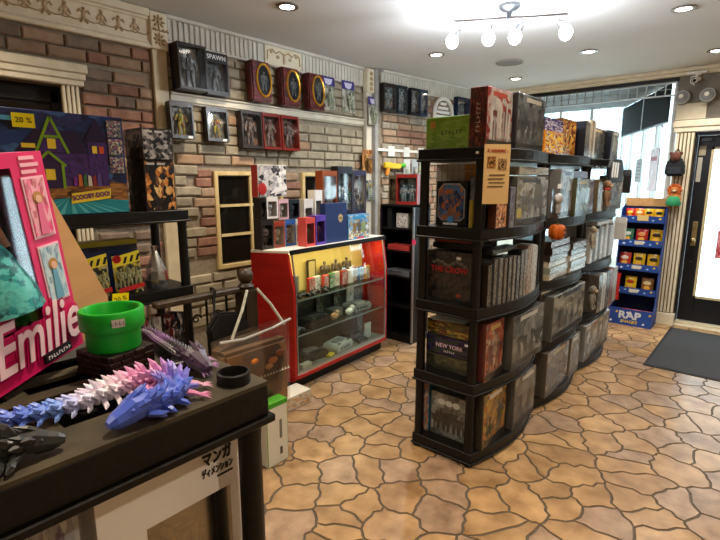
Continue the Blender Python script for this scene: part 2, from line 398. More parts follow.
# two small windows with wooden frames in the brick
WOOD = mott('#c9ae74', '#dcc48c', 20, .5, stretch=(1, 1, .2)); DARKPANE = flat('#14120f', .08)
def small_window(n, y0, y1, z0, z1, cols, rows):
    t = struct('window_%d' % n, (WX, 0, 0)); w = .035
    MB().b2((0, y0, z0), (.035, y0+w, z1)).b2((0, y1-w, z0), (.035, y1, z1)).b2((0, y0+w, z1-w), (.035, y1-w, z1)).b2((0, y0+w, z0), (.035, y1-w, z0+w)).build('window_frame', WOOD, t, .003)
    for i in range(cols):
        a = y0+w+(y1-y0-2*w)*i/cols; b = y0+w+(y1-y0-2*w)*(i+1)/cols
        if i: MB().b2((.004, a-.012, z0+w), (.028, a+.012, z1-w)).build('muntin', WOOD, t)
        for j in range(rows):
            c = z0+w+(z1-z0-2*w)*j/rows; d = z0+w+(z1-z0-2*w)*(j+1)/rows
            if j: MB().b2((.004, a+.012, c-.011), (.026, b-.012, c+.011)).build('muntin', WOOD, t)
            MB().b2((.002, a+.01, c+.01), (.008, b-.01, d-.01)).build('pane', DARKPANE, t)
small_window(2, 2.20, 2.91, .89, 1.69, 2, 3)
small_window(3, 3.15, 3.49, 1.06, 1.69, 1, 2)

# ------------------------------------------------------------------ shop front: cornice, transom grille, show window, door
DKW = flat('#15130f', .5)
t = struct('wall_front', (0, FY, 0))
MB().b2((-3.3, 0, 2.70), (2.0, .15, CEIL)).build('cornice_board', CREAM, t)
MB().b2((-3.3, -.06, 2.735), (2.0, 0, CEIL)).b2((-3.3, -.035, 2.70), (2.0, 0, 2.735)).build('cornice_moulding', CREAM, t, .006)
MB().b2((-3.3, .02, 2.66), (-.93, .15, 2.70)).build('dark_lintel', DKW, t)
MB().b2((-.935, .0, 2.245), (2.0, .15, 2.70)).build('wall_panel', mott('#6d675d', '#857d70', 8, .7), t)
MB().b2((.25, .0, 0), (2.0, .15, 2.245)).build('wall_panel', CREAM, t)
MB().b2((-3.3, 0, 0), (-.93, .15, .50)).build('window_stall', mott('#8d7f68', '#a39478', 8, .7), t)
MB().b2((-.925, -.01, 0), (-.915, .15, 2.24)).build('post', flat('#d6d2c6', .5), t)
# transom grille: frame and bars
t = thing('transom_grille', 'metal lattice grille with upright bars across the top of the show window', 'grille', (0, FY+.04, 0))
MB().b2((-3.2, 0, 2.645), (-.955, .03, 2.66)).b2((-3.2, 0, 2.515), (-.955, .03, 2.53)).b2((-.97, 0, 2.53), (-.955, .03, 2.645)).b2((-3.2, 0, 2.53), (-3.185, .03, 2.645)).build('grille_frame', flat('#9b9a94', .4, .6), t)
gb = MB().b2((-.005, .005, 2.53), (.005, .02, 2.645)).mesh('grille_bar', flat('#8d8c86', .4, .6))
x = -3.09
while x < -.99: link('grille_bar', gb, t, (x, 0, 0)); x += .092
MB().b2((-3.18, .012, 2.585), (-.975, .018, 2.592)).build('cross_wire', flat('#777670', .4, .6), t)
# show window bay beyond
BY = 8.30; BXR = -1.87
t = struct('window_1', (0, 0, 0))
MB().prism([(-.955, 6.45), (-3.3, 6.45), (-3.3, BY), (BXR, BY)], .0, .48).build('bay_platform', mott('#9a9384', '#b3ac9c', 6, .6), t)
MB().prism([(-.955, 6.45), (-3.3, 6.45), (-3.3, BY), (BXR, BY)], 2.70, 2.80).build('bay_soffit', mott('#4a463f', '#5b564e', 6, .7), t)
MB().b2((-3.42, 6.3, 0), (-3.3, BY, 2.8)).build('bay_side', mott('#b9b1a0', '#c7bfae', 6, .7), t)
def ret(s, z, off=0.):  # point along the splayed return pane
    d = Vector((BXR+.955, BY-6.40, 0)).normalized(); nn = Vector((-d.y, d.x, 0)); p = Vector((-.955, 6.40, z))+d*s+nn*off; return p
RL = math.hypot(BXR+.955, BY-6.40); RA = math.atan2(BY-6.40, BXR+.955)
m = MB()
for k in range(5):
    p = ret(RL*k/4, 1.59); MB().box((0, 0, 0), (.05, .05, 2.22)).build('mullion', flat('#e3e5e4', .4), t, .004, loc=p, rot=(0, 0, RA))
for k in range(4):
    p = ret(RL*(k+.5)/4, 1.58); MB().box((0, 0, 0), (RL/4-.06, .006, 2.18)).build('pane', GLASS, t, loc=p, rot=(0, 0, RA))
for k in range(3): MB().b2((-3.3+.475*k, BY, .48), (-3.3+.475*k+.46, BY+.006, 2.70)).build('pane', GLASS, t)
for k in range(4): MB().b2((-3.3+.475*k-.02, BY-.02, .48), (-3.3+.475*k+.02, BY+.03, 2.70)).build('mullion', flat('#e3e5e4', .4), t)
# black shade panels hung along the return pane
for k, lab in enumerate(('black fabric shade panel nearest the shop door, hung high in the show window', 'black fabric shade panel farther from the door, hung high in the show window')):
    b = thing('shade_panel', lab, 'shade', tuple(ret(RL*(.02 if k == 0 else .5), 0, .05)), 0, None, (0, 0, RA))
    MB().b2((.0, -.004, 2.255), (RL*.47, .004, 2.66)).build('fabric', flat('#070709', .85), b)
    MB().b2((.0, -.008, 2.245), (RL*.47, .008, 2.262)).build('hem_bar', flat('#1f1d22', .4), b)
    MB().b2((RL*.465, -.01, 2.25), (RL*.475, .01, 2.66)).build('side_rod', flat('#d5d5d3', .4), b)
pst = thing('window_notice', 'grey printed notice stuck on the show window pane', 'notice', tuple(ret(1.02, 1.62, .04)), 0, None, (0, 0, RA))
MB().box((0, 0, .12), (.26, .003, .30)).build('sheet', flat('#b7bcc0', .6), pst)
for k in range(5): MB().box((.0, .003, .21-.045*k), (.18-.03*(k % 2), .002, .014)).build('print_line', flat('#8a7f86', .6), pst)
pst = thing('window_poster', 'pale pink poster stuck on the show window pane by the door', 'poster', tuple(ret(.42, 1.62, .04)), 0, None, (0, 0, RA))
MB().box((0, 0, .12), (.30, .003, .50)).build('sheet', art(['#e6cfd2', '#d9b9c2', '#eef0f2'], 2, 4), pst)
MB().box((.0, .003, .25), (.22, .002, .05)).build('print_line', flat('#c77e8c', .6), pst)

# door and casing
t = struct('trim_7', (0, FY, 0))
GROUND = mott('#6d5a3c', '#8d7852', 30, .7)
MB().b2((-.90, -.04, .14), (-.735, .0, 2.12)).build('casing_ground', GROUND, t)
for k in range(5): MB().b2((-.897+k*.034, -.062, .15), (-.897+k*.034+.022, -.04, 2.11)).build('casing_rib', CREAM, t, .004)
MB().b2((-.915, -.07, 0), (-.72, .0, .14)).build('plinth_block', CREAM, t, .006)
MB().b2((-.93, -.06, 2.12), (.42, .0, 2.17)).b2((-.94, -.075, 2.17), (.43, .0, 2.24)).build('header', CREAM, t, .006)
MB().b2((.235, -.04, .14), (.40, .0, 2.12)).build('casing_ground', GROUND, t)
for k in range(5): MB().b2((.238+k*.034, -.062, .15), (.238+k*.034+.022, -.04, 2.11)).build('casing_rib', CREAM, t, .004)
MB().b2((-.735, .0, 0), (-.72, .22, 2.12)).b2((.21, .0, 0), (.23, .22, 2.12)).b2((-.735, .0, 2.09), (.23, .22, 2.12)).build('jamb', flat('#1a1714', .5), t)
MB().b2((-.735, -.03, 0), (.23, .30, .022)).b2((-.735, .06, .022), (.23, .24, .04)).build('threshold', mott('#cdbf9f', '#dccfb2', 10, .5), t, .004)
t = struct('door_2', (0, FY+.14, 0))
BD = flat('#1b1c20', .4)
MB().b2((-.715, 0, .045), (-.575, .045, 2.085)).b2((.065, 0, .045), (.205, .045, 2.085)).b2((-.575, 0, .045), (.065, .045, .33)).b2((-.575, 0, 1.95), (.065, .045, 2.085)).build('door_leaf', BD, t, .003)
MB().b2((-.575, .018, .33), (.065, .026, 1.95)).build('pane', GLASS, t)
MB().b2((-.59, -.008, .315), (-.565, 0, 1.965)).b2((-.59, -.008, .315), (.08, 0, .34)).b2((-.59, -.008, 1.94), (.08, 0, 1.965)).build('glazing_bead', flat('#c9b98f', .4), t)
hp = MB().b2((-.675, -.012, .90), (-.625, -.001, 1.17)).build('lock_plate', flat('#b9a67a', .3, .8), t, .006)
MB().tube([(-.65, -.012, .97), (-.65, -.055, .97)], .012, 10).ball((-.65, -.065, .97), .027, 12, 8).build('door_knob', flat('#b9a67a', .25, .9), hp, smooth=True)
MB().tube([(-.65, -.012, 1.10), (-.65, -.026, 1.10)], .02, 12).b2((-.655, -.04, 1.085), (-.645, -.026, 1.115)).build('thumb_turn', flat('#b9a67a', .25, .9), hp)
MB().tube([(-.65, -.001, .72), (-.65, -.012, .72)], .012, 10).build('deadbolt', flat('#4b463c', .3, .9), t)
MB().b2((-.69, -.02, 2.03), (-.60, 0, 2.06)).build('door_closer_shoe', flat('#5a5a5c', .4), t)
MB().b2((-.70, -.004, 1.60), (-.66, -.001, 1.86)).build('sticker', flat('#b9b3a3', .5), t)
MB().b2((-.70, -.004, 1.88), (-.64, -.001, 1.98)).build('sticker', flat('#a89e84', .5), t)
for (a, b, c, d, col) in ((-.45, -.2, 1.52, 1.75, ['#dfe5ea', '#9fb7c7', '#e8eef2']), (-.44, -.22, .78, 1.08, ['#c8404a', '#e8a6ad', '#b52f3d']), (-.44, -.25, 1.16, 1.34, ['#d9e3ea', '#7fa8c4', '#eef3f6'])):
    MB().b2((a, .014, c), (b, .017, d)).build('glass_sticker', art(col, 3, 2), t)
# things over the door: blank cream board, twin emergency lamps, camera
o = thing('blank_board', 'blank cream board fixed above the door header', 'board', (-.80, FY-.002, 2.25))
MB().b2((-.135, -.02, 0), (.135, 0, .165)).build('panel', mott('#cfc3a6', '#dbd0b6', 8, .6), o, .003)
for k, (x, nm) in enumerate(((-.885, 'round emergency lamp head at the end by the window grille'), (-.665, 'round emergency lamp head at the end away from the window grille'))):
    o = thing('emergency_lamp', nm, 'lamp', (x, FY-.06, 2.475))
    MB().lathe([(.02, .05), (.05, .045), (.07, .02), (.075, -.02), (.068, -.03)], 20).build('housing', flat('#8d8e8c', .4), o, smooth=True, rot=(PI/2, 0, 0))
    MB().lathe([(.066, -.028), (.05, -.036), (.0, -.04)], 20, cap=False).build('lens', flat('#c9ccc9', .15), o, smooth=True, rot=(PI/2, 0, 0), loc=(0, -.065, 0))
    MB().lathe([(.016, 0), (.022, .012), (.01, .016)], 10).build('bulb', flat('#f3efe0', .2), o, rot=(PI/2, 0, 0), loc=(0, -.095, 0))
    MB().tube([(0, .0, .04), (0, .058, .06)], .012, 8).build('arm', flat('#77787a', .4), o)
o = thing('security_camera', 'small white camera on a bracket under the cornice', 'camera', (-.775, FY-.085, 2.655))
MB().b2((-.09, -.03, .035), (.09, .02, .06)).build('bracket', WHITE, o, .004)
MB().tube([(0, 0, .035), (.0, -.02, -.01)], .012, 8).build('stalk', WHITE, o)
MB().tube([(.02, .01, -.01), (-.01, -.06, -.035)], [.02, .024], 10).build('body', WHITE, o, .0, smooth=True)
MB().tube([(-.01, -.06, -.035), (-.0112, -.064, -.0365)], .016, 10).build('lens', BLACK, o)
MB().tube([(.03, .02, .03), (-.055, .05, .02), (-.06, .06, -.03), (-.02, .06, -.06)], .005, 6).build('cable', WHITE, o, smooth=True)

# street beyond
o = MB().b2((-30, 6.72, -.12), (30, 34, -.05)).build('pavement', mott('#b9b9b6', '#cfcfcc', 1, .8)); tag(o, kind='structure')
def house(name, label, x0, x1, y, h, c1, c2, wcol, nx, nz):
    b = thing(name, label, 'building', ((x0+x1)/2, y, -.05)); w = x1-x0
    MB().b2((-w/2, 0, 0), (w/2, 3, h)).build('wall', mott(c1, c2, 2, .8), b)
    MB().b2((-w/2, -.25, h-.3), (w/2, 0, h)).build('cornice', flat('#e9e9e6', .6), b)
    fr = MB().b2((-.55, -.06, 0), (.55, -.02, 1.9)).mesh('window_frame', flat('#f0f0ee', .5)); pn = MB().b2((-.47, -.075, .08), (.47, -.062, 1.82)).mesh('pane', flat(wcol, .1))
    for i in range(nx):
        for j in range(nz):
            f = link('window_frame', fr, b, (-w/2+w*(i+.5)/nx, 0, .7+2.9*j)); link('pane', pn, f)
    for i in range(nx+1): MB().b2((-.14, -.08, 0), (.14, -.01, h-.3)).build('pilaster', flat('#eceff0', .6), b, loc=(-w/2+.15+(w-.3)*i/nx, 0, 0))
house('street_house', 'pale blue house front across the street', -12, -3.4, 20, 8.5, '#a9c4cf', '#b9d2db', '#8fa9b5', 5, 3)
house('street_house', 'white house front across the street', -3.3, 7, 20, 8.0, '#d6d8d8', '#e4e6e6', '#9fb0b8', 6, 3)

# door mat
o = thing('door_mat', 'dark grey ribbed entrance mat lying before the door', 'mat', (-.03, 5.43, .0))
MB().b2((-.68, -.70, .0005), (.68, .72, .009)).build('mat_pile', mott('#2b2c2e', '#3d3e40', 120, .95, .6), o, .003)
MB().b2((-.70, -.72, .0004), (.70, .74, .005)).build('rubber_edge', flat('#1b1b1c', .7), o)

# ------------------------------------------------------------------ ceiling lamps
def downlight(x, y, label):
    o = thing('recessed_light', label, 'ceiling light', (x, y, CEIL), group='recessed ceiling lights')
    MB().lathe([(.052, -.001), (.075, -.004), (.078, -.010), (.060, -.014), (.048, -.008)], 28, cap=False).build('trim_ring', flat('#8f8578', .35, .6), o, smooth=True)
    MB().lathe([(.0, -.012), (.035, -.0125), (.050, -.008)], 24, cap=False).build('lamp_face', emis('#fff1dc', 14), o)
    l = bpy.data.lights.new('downlight', 'SPOT'); l.energy = DOWN_W; l.color = (1.0, .94, .86) if y > 3.5 else WARM; l.spot_size = math.radians(135); l.spot_blend = .7; l.shadow_soft_size = .05
    q = bpy.data.objects.new('downlight_beam', l); COL.objects.link(q); q.location = (x, y, CEIL-.03); q.parent = None
    return o
DL = [(-2.66, 2.34, 'small recessed ceiling light above the red-ended display case'), (-2.57, 4.08, 'small recessed ceiling light above the black bookcase'), (-1.46, 4.89, 'small recessed ceiling light above the shelving unit nearest the snacks'),
      (-.64, 4.13, 'small recessed ceiling light over the aisle short of the door mat'), (-.57, 5.60, 'small recessed ceiling light above the door mat'), (-2.45, 5.60, 'small recessed ceiling light between the round speaker and the show window')]
DL += [(x, y, 'small recessed ceiling light over the back half of the shop') for x, y in ((-2.66, .60), (-.70, 2.40), (-.70, .65), (1.1, 2.4), (1.1, .65), (1.1, 4.2), (-.7, -1.2), (-2.66, -1.2))]
for x, y, lab in DL: downlight(x, y, lab)
o = thing('ceiling_speaker', 'round grey speaker grille set in the ceiling', 'speaker', (-2.18, 4.82, CEIL))
MB().lathe([(.13, -.001), (.135, -.008), (.125, -.014)], 32, cap=False).build('rim', flat('#a19d98', .5), o, smooth=True)
MB().lathe([(.0, -.012), (.126, -.012)], 32, cap=False).build('grille', mott('#85817c', '#95918c', 200, .7), o)
# bar light with four swivel heads
A = Vector((-1.84, 3.12, 2.695)); B = Vector((-1.19, 3.48, 2.695)); D = (B-A).normalized(); MID = (A+B)/2
o = thing('bar_light', 'brushed metal ceiling bar light with four frosted globe heads', 'ceiling light', (MID.x, MID.y, CEIL))
MB().lathe([(.07, 0), (.07, -.02), (.05, -.035), (.02, -.045), (.015, -.085)], 24).build('canopy', flat('#6d7074', .35, .8), o, smooth=True)
MB().tube([A-MID+Vector((0, 0, -.078)), B-MID+Vector((0, 0, -.078))], .0075, 8).build('bar', CHROME, o, smooth=True)
for k, tt in enumerate((.06, .34, .62, .93)):
    p = A+(B-A)*tt-MID; p.z = -.078
    h = MB().tube([p, p+Vector((0, 0, -.05))], .005, 8).build('arm', CHROME, o)
    tilt = ((-.2, -.1), (.0, -.1), (-.15, -.2), (.3, -.15))[k]; e = p+Vector((tilt[0]*.05, tilt[1]*.05, -.06)); f = e+Vector((tilt[0]*.1, tilt[1]*.1, -.035))
    MB().tube([e+Vector((-tilt[0]*.06, -tilt[1]*.06, .012)), e, f], [.014, .022, .026], 12).build('socket_cup', CHROME, h, smooth=True)
    g = f+Vector((tilt[0]*.05, tilt[1]*.05, -.035))
    MB().ball(g, (.043, .043, .048), 18, 12).build('globe_bulb', emis('#f2f6ff', 9), h, smooth=True)
    l = bpy.data.lights.new('bulb', 'POINT'); l.energy = BULB_W; l.color = COOL; l.shadow_soft_size = .06
    q = bpy.data.objects.new('bulb_light', l); COL.objects.link(q); q.location = MID+Vector((g.x, g.y, g.z-.075)); q.location.z = CEIL+g.z-.065
def scrawl(n, size, mat, parent, loc, rot, name='title'):
    """lettering too small to read in the photograph: a row of plain strokes"""
    m = MB(); r = random.Random(n*7+int(size*1000)); w = size*.62
    for i in range(n):
        x = (i-(n-1)/2)*w; h = size*r.uniform(.5, .72)
        m.box((x-w*.22, 0, 0), (w*.2, h, .0008)); m.box((x+w*.05, r.choice((-.25, 0, .25))*size, .0), (w*.5, size*.13, .0008))
    return m.build(name, mat, parent, loc=loc, rot=rot)
# ------------------------------------------------------------------ product builders (a thing's own front is local -Y)
TP = PI/2
def carton(name, label, cat, loc, size, rz, body, front=None, fm=.0, title=None, tcol='#e8e8e8', ts=.04, tz=.8, group=None, rot=None, side=None, wrap=False, lines=None, tsx=1., bev=.0015):
    """printed box: carton, cover print, title, side print and, where the photo shows it, shrink wrap"""
    w, d, h = size; r = thing(name, label, cat, loc, rz, group, rot)
    MB().box((0, 0, h/2), size).build('carton', body, r, bev)
    if front: MB().box((0, -d/2-.0006, h/2), (w-2*fm, .0012, h-2*fm)).build('cover_print', front, r)
    if side:
        MB().box((-w/2-.0005, 0, h/2), (.001, d-.004, h-.004)).build('side_print', side, r)
        MB().box((w/2+.0005, 0, h/2), (.001, d-.004, h-.004)).build('side_print', side, r)
    if title: text(title, ts, flat(tcol, .4), r, (0, -d/2-.0016, h*tz), FRONT, 'title', sx=tsx)
    if lines:
        for (u, z, lw, lh, c) in lines: MB().box((u*w/2, -d/2-.0016, z*h), (lw*w, .0012, lh*h)).build('print_block', flat(c, .4) if isinstance(c, str) else c, r)
    if wrap: MB().box((0, 0, h/2+.001), (w+.006, d+.008, h+.003)).build('shrink_wrap', WRAP, r, .003)
    return r
def fig_mb(h, bulk=1., big=False, arms=.0):
    m = MB(); k = h
    if big:   # short vinyl figure with a large head
        m.ball((0, 0, k*.70), (k*.27*bulk, k*.23, k*.27), 10, 7); m.tube([(0, 0, k*.46), (0, 0, k*.2)], [k*.12, k*.15], 8)
        for s in (-1, 1): m.tube([(s*k*.09, 0, k*.22), (s*k*.1, 0, 0)], [k*.07, k*.08], 6); m.tube([(s*k*.14, 0, k*.42), (s*k*.21, 0, k*.24)], k*.05, 6)
        return m
    m.tube([(0, 0, k*.47), (0, 0, k*.56), (0, 0, k*.70), (0, 0, k*.80)], [k*.085*bulk, k*.075*bulk, k*.12*bulk, k*.11*bulk], 8, 1)
    m.tube([(0, 0, k*.79), (0, 0, k*.86)], k*.04, 6); m.ball((0, 0, k*.92), (k*.065, k*.07, k*.08), 8, 6)
    for s in (-1, 1):
        m.tube([(s*k*.06, 0, k*.50), (s*k*.09, -.01*k, k*.26), (s*k*.11, 0, k*.05), (s*k*.115, -k*.06, .0)], [k*.068*bulk, k*.05*bulk, k*.042, k*.03], 6)
        m.tube([(s*k*.12*bulk, 0, k*.78), (s*k*(.19+arms), -k*.02, k*.60), (s*k*(.17+arms*1.6), -k*.06, k*(.46+arms*1.5))], [k*.055*bulk, k*.042*bulk, k*.035], 6)
    return m
def figbox(name, label, cat, loc, size, rz, body, figmat, back=None, header=None, band=.16, group=None, rot=None, big=False, title=None, tcol='#ffffff', ts=.02, n=1, win=None, foot=.10, tag_=None, bulk=1.1, edge=.012):
    """window carton with a figure inside: shell, frame, header, figure, clear window"""
    w, d, h = size; r = thing(name, label, cat, loc, rz, group, rot); t = .003
    m = MB().b2((-w/2, d/2-t, 0), (w/2, d/2, h)).b2((-w/2, -d/2, 0), (-w/2+t, d/2-t, h)).b2((w/2-t, -d/2, 0), (w/2, d/2-t, h)).b2((-w/2+t, -d/2, 0), (w/2-t, d/2-t, t)).b2((-w/2+t, -d/2, h-t), (w/2-t, d/2-t, h))
    m.build('carton', body, r)
    if back: MB().b2((-w/2+t, d/2-t-.001, t), (w/2-t, d/2-t, h-t)).build('backing_print', back, r)
    y = -d/2
    MB().b2((-w/2, y-.001, h*(1-band)), (w/2, y, h)).b2((-w/2, y-.001, 0), (w/2, y, h*foot)).b2((-w/2, y-.001, h*foot), (-w/2+edge, y, h*(1-band))).b2((w/2-edge, y-.001, h*foot), (w/2, y, h*(1-band))).build('front_frame', header or body, r)
    MB().b2((-w/2+edge, y-.0006, h*foot), (w/2-edge, y, h*(1-band))).build('window', CLEAR, r)
    fh = min(h*(1-band-foot)*.92, 1.5*w/n, (1.9 if big else 4.)*d)
    for i in range(n): fig_mb(fh, bulk, big, random.uniform(0, .05)).build('figure', figmat, r, smooth=True, loc=((i-(n-1)/2)*w*.8/max(n, 1), 0, h*foot*.6+.004+fh*.03))
    if title: text(title, ts, flat(tcol, .4), r, (0, y-.0016, h*(1-band*.5)), FRONT, 'title')
    if tag_: MB().box((tag_[0], y-.002, tag_[1]), (.035, .001, .014)).build('price_tag', flat('#eeeeea', .5), r)
    return r

# ------------------------------------------------------------------ plastic shelving
def rack(label, loc, Wd, Dp, bow, tops, group=None, name='plastic_shelving', stub=False, skirt=.056, seg=10, pr_=.03, ins=.03):
    """local x runs along the front, local +y to the back; tray tops at the given heights"""
    r = thing(name, label, 'shelf', loc, TP, group)
    def outline(g): return [(0-g, Dp+g)]+[(-g+(Wd+2*g)*i/seg, -g-bow*math.sin(PI*i/seg)) for i in range(seg+1)]+[(Wd+g, Dp+g)]
    tm = MB().prism(outline(0), -skirt, 0).prism(outline(.007), -skirt-.012, -skirt).mesh('shelf_tray', BLACK_P, .003)
    pm = {}
    P = [(ins, ins), (Wd-ins, ins), (ins, Dp-ins), (Wd-ins, Dp-ins)]
    for i, z in enumerate(tops):
        if not (stub and i == len(tops)-1): link('shelf_tray', tm, r, (0, 0, z))
        if i:
            hgt = tops[i]-tops[i-1]-skirt-.012; key = round(hgt, 3)
            if key not in pm: pm[key] = MB().tube([(0, 0, 0), (0, 0, .03), (0, 0, hgt-.03), (0, 0, hgt)], [pr_, pr_*.93, pr_*.86, pr_*.95], 12).mesh('post', BLACK_P, smooth=True)
            for x, y in P: link('post', pm[key], r, (x, y, tops[i-1]))
    fm = MB().lathe([(.03, -.0), (.034, -.012)], 10).mesh('foot', BLACK_P)
    for x, y in P: link('foot', fm, r, (x, y, tops[0]-skirt-.012))
    return r
UT = (.081, .501, .936, 1.366, 1.786); UX = -1.147
for k, lab in enumerate(('black plastic five-tier shelving unit with a beige for-sale sheet on its corner post', 'black plastic five-tier shelving unit between two like it, flat games piled on it', 'black plastic five-tier shelving unit nearest the snack display, plush toys hanging on it')):
    rack(lab, (UX, 2.295+.92*k, 0), .90, .40, .075, UT, 'row of shelving units')
rack('black plastic shelving against the brick wall holding the haunted house playset box', (-2.60, .57, 0), .915, .40, .0, (.10, .55, 1.0, 1.45))

# foreground shelving: top tray with real slots
FG = rack('black plastic shelving with printed dragons and the doll box on its slotted top', (-.535, -.50, 0), .915, .40, .0, (.06, .49, .91, 1.33), stub=True, pr_=.020, ins=.022)
DUST = mott('#2a251b', '#4d4433', 9, .55, .1, 6)
m = MB().b2((0, 0, -.006), (.915, .075, 0)).b2((0, .345, -.006), (.915, .40, 0)).b2((0, .075, -.006), (.05, .345, 0)).b2((.795, .075, -.006), (.915, .345, 0))
for i in range(4): m.b2((.05, .075+.0675*i+.04, -.006), (.795, .075+.0675*(i+1), 0))
for i in range(6): m.b2((.05+.124*i+.1, .075, -.0055), (.05+.124*(i+1), .345, -.0005))
m.build('shelf_tray', DUST, FG, loc=(0, 0, 1.33))
MB().b2((0, -.0, -.052), (.915, .006, -.006)).b2((0, .394, -.052), (.915, .40, -.006)).b2((0, .006, -.052), (.006, .394, -.006)).b2((.909, .006, -.052), (.915, .394, -.006)).b2((-.007, -.007, -.064), (.922, .004, -.052)).b2((.911, .004, -.064), (.922, .405, -.052)).b2((-.007, .004, -.064), (.004, .405, -.052)).build('tray_skirt', BLACK_P, FG, .002, loc=(0, 0, 1.33))
MB().b2((.01, .01, -.06), (.905, .39, -.056)).build('tray_underside', flat('#050505', .8), FG, loc=(0, 0, 1.33))
for x, y in ((.035, .035), (.88, .035), (.035, .365), (.88, .365)):
    MB().lathe([(.024, 0), (.024, .016), (.0205, .017), (.0195, .014), (.0195, -.03), (.0, -.03)], 22, cap=False).build('post_socket', BLACK_P, FG, smooth=True, loc=(x, y, 1.33))

# ------------------------------------------------------------------ foreground: doll box
u = Vector((-.57, .82, 0)).normalized(); nrm = Vector((u.y, -u.x, 0))
DP = Vector((-.836, .274, 1.3455)); DW = .235; DH = .306
az = math.atan2(u.y, u.x)
db = thing('doll_box', 'hot pink fashion doll box with a clear window and curly name lettering', 'toy box', tuple(DP-u*DW/2), 0, None, (math.radians(-2.), math.radians(-6), az))
PINK = mott('#d8185f', '#e62a72', 6, .3); MAG = art(['#8e1150', '#d8185f', '#f06aa5'], 2.5, 3)
m = MB().b2((-DW/2, .085, 0), (DW/2, .088, DH)).b2((-DW/2, 0, 0), (-DW/2+.003, .085, DH)).b2((DW/2-.003, 0, 0), (DW/2, .085, DH)).b2((-DW/2, 0, 0), (DW/2, .085, .003)).b2((-DW/2, 0, DH-.003), (DW/2, .085, DH))
m.build('carton', PINK, db)
MB().b2((-DW/2+.003, .08, .003), (DW/2-.003, .084, DH-.003)).build('backing_print', art(['#3b2230', '#6b4a58', '#b58ea0', '#8b5a3a'], 2.2, 6), db)
MB().b2((DW/2-.062, -.002, 0), (DW/2, 0, DH)).b2((-DW/2, -.002, 0), (DW/2-.062, 0, .07)).b2((-DW/2, -.002, DH-.02), (DW/2-.062, 0, DH)).build('front_frame', PINK, db)
MB().b2((-DW/2, -.0012, .07), (DW/2-.062, 0, DH-.02)).build('window', glass('#f8f6f8', .07, .03), db)
# doll behind the window
dl = MB()
dl.tube([(0, 0, .205), (0, 0, .225), (0, 0, .25)], [.014, .019, .017], 10).tube([(0, 0, .25), (0, 0, .266)], .006, 8)
for s in (-1, 1): dl.tube([(s*.018, 0, .247), (s*.03, -.004, .215), (s*.036, -.012, .18)], [.0075, .006, .005], 8); dl.tube([(s*.009, 0, .13), (s*.010, 0, .075)], [.009, .006], 8)
dl.ball((0, 0, .281), (.015, .016, .019), 12, 9)
d1 = dl.build('doll', mott('#d9a58a', '#e3b39a', 10, .5), db, smooth=True, loc=(.01, .035, 0))
MB().lathe([(.016, .205), (.035, .175), (.058, .12), (.062, .098), (.055, .10)], 20).build('skirt', art(['#0f5f63', '#1f8f90', '#59b7b0', '#0c4a55'], 4, 2), d1, smooth=True)
MB().lathe([(.0155, .205), (.0205, .226), (.0185, .25), (.012, .253)], 14).build('bodice', flat('#d9cbd6', .5), d1, smooth=True)
m = MB().ball((0, .005, .287), (.02, .019, .02), 12, 8); m.tube([(-.016, .008, .285), (-.026, .008, .25), (-.022, .006, .205)], [.009, .012, .006], 8).tube([(.016, .008, .285), (.026, .008, .25), (.022, .006, .205)], [.009, .012, .006], 8); m.build('hair', mott('#a56b30', '#c98e4a', 30, .5), d1, smooth=True)
MB().ball((-.065, .045, .13), (.028, .02, .075), 12, 9).build('spare_dress', art(['#7d3a22', '#b4632f', '#d98d4a'], 4, 5), db, smooth=True)
m = MB(); [m.ball((-.02+.018*math.cos(a), -.004, .125+.016*math.sin(a)), (.012, .003, .011), 8, 5) for a in [k*PI/3 for k in range(6)]]; m.ball((-.02, -.004, .125), (.02, .003, .017), 8, 5); m.build('flower_sticker', flat('#f0a3b6', .5), db)
# printed photos and lettering on the pink border
for z, c in ((.224, ['#e84a86', '#f3b4c6', '#b94a52']), (.125, ['#9fc5dc', '#cfe0ea', '#6d93b4'])):
    MB().b2((DW/2-.05, -.0036, z-.04), (DW/2-.008, -.002, z+.048)).build('photo_border', flat('#f2c3d4', .4), db)
    ph = MB().b2((DW/2-.047, -.0044, z-.037), (DW/2-.011, -.003, z+.045)).build('photo_print', art(c, 2.5, 3), db)
    m = MB(); m.prism([(-.008, 0), (.008, 0), (.0055, .03), (.004, .045), (-.004, .045), (-.0055, .03)], -.0058, -.0046, 'y'); m.build('dress_print', flat('#e8739f' if z > .2 else '#6fa9c9', .4), ph, loc=(DW/2-.029, 0, z-.035))
    MB().lathe([(.0, 0), (.009, .0), (.009, .0006)], 12).build('hair_print', flat('#b98a48', .4), ph, rot=(TP, 0, 0), loc=(DW/2-.029, -.0047, z+.018)); MB().lathe([(.0, 0), (.0058, .0), (.0058, .0006)], 12).build('face_print', flat('#e6b79a', .4), ph, rot=(TP, 0, 0), loc=(DW/2-.029, -.0056, z+.016))
for k in range(3): MB().b2((DW/2-.046, -.0036, .2765+.0095*k), (DW/2-.018+.006*(k % 2), -.0025, .2815+.0095*k)).build('print_block', flat('#f7b8cc', .4), db)
text('Emilie', .098, flat('#c2155a', .4), db, (.031, -.0035, .052), FRONT, 'name_shadow', shear=.32, bold=.006, sx=.70)
text('Emilie', .098, flat('#fbd7e2', .35), db, (.031, -.0060, .052), FRONT, 'name_lettering', shear=.32, bold=.0012, sx=.70)
MB().b2((.03, -.0072, .006), (.085, -.0035, .020)).build('caption_block', flat('#221a1e', .4), db)
scrawl(9, .0085, flat('#ece7ea', .4), db, (.0575, -.0084, .013), FRONT, 'caption_lettering')
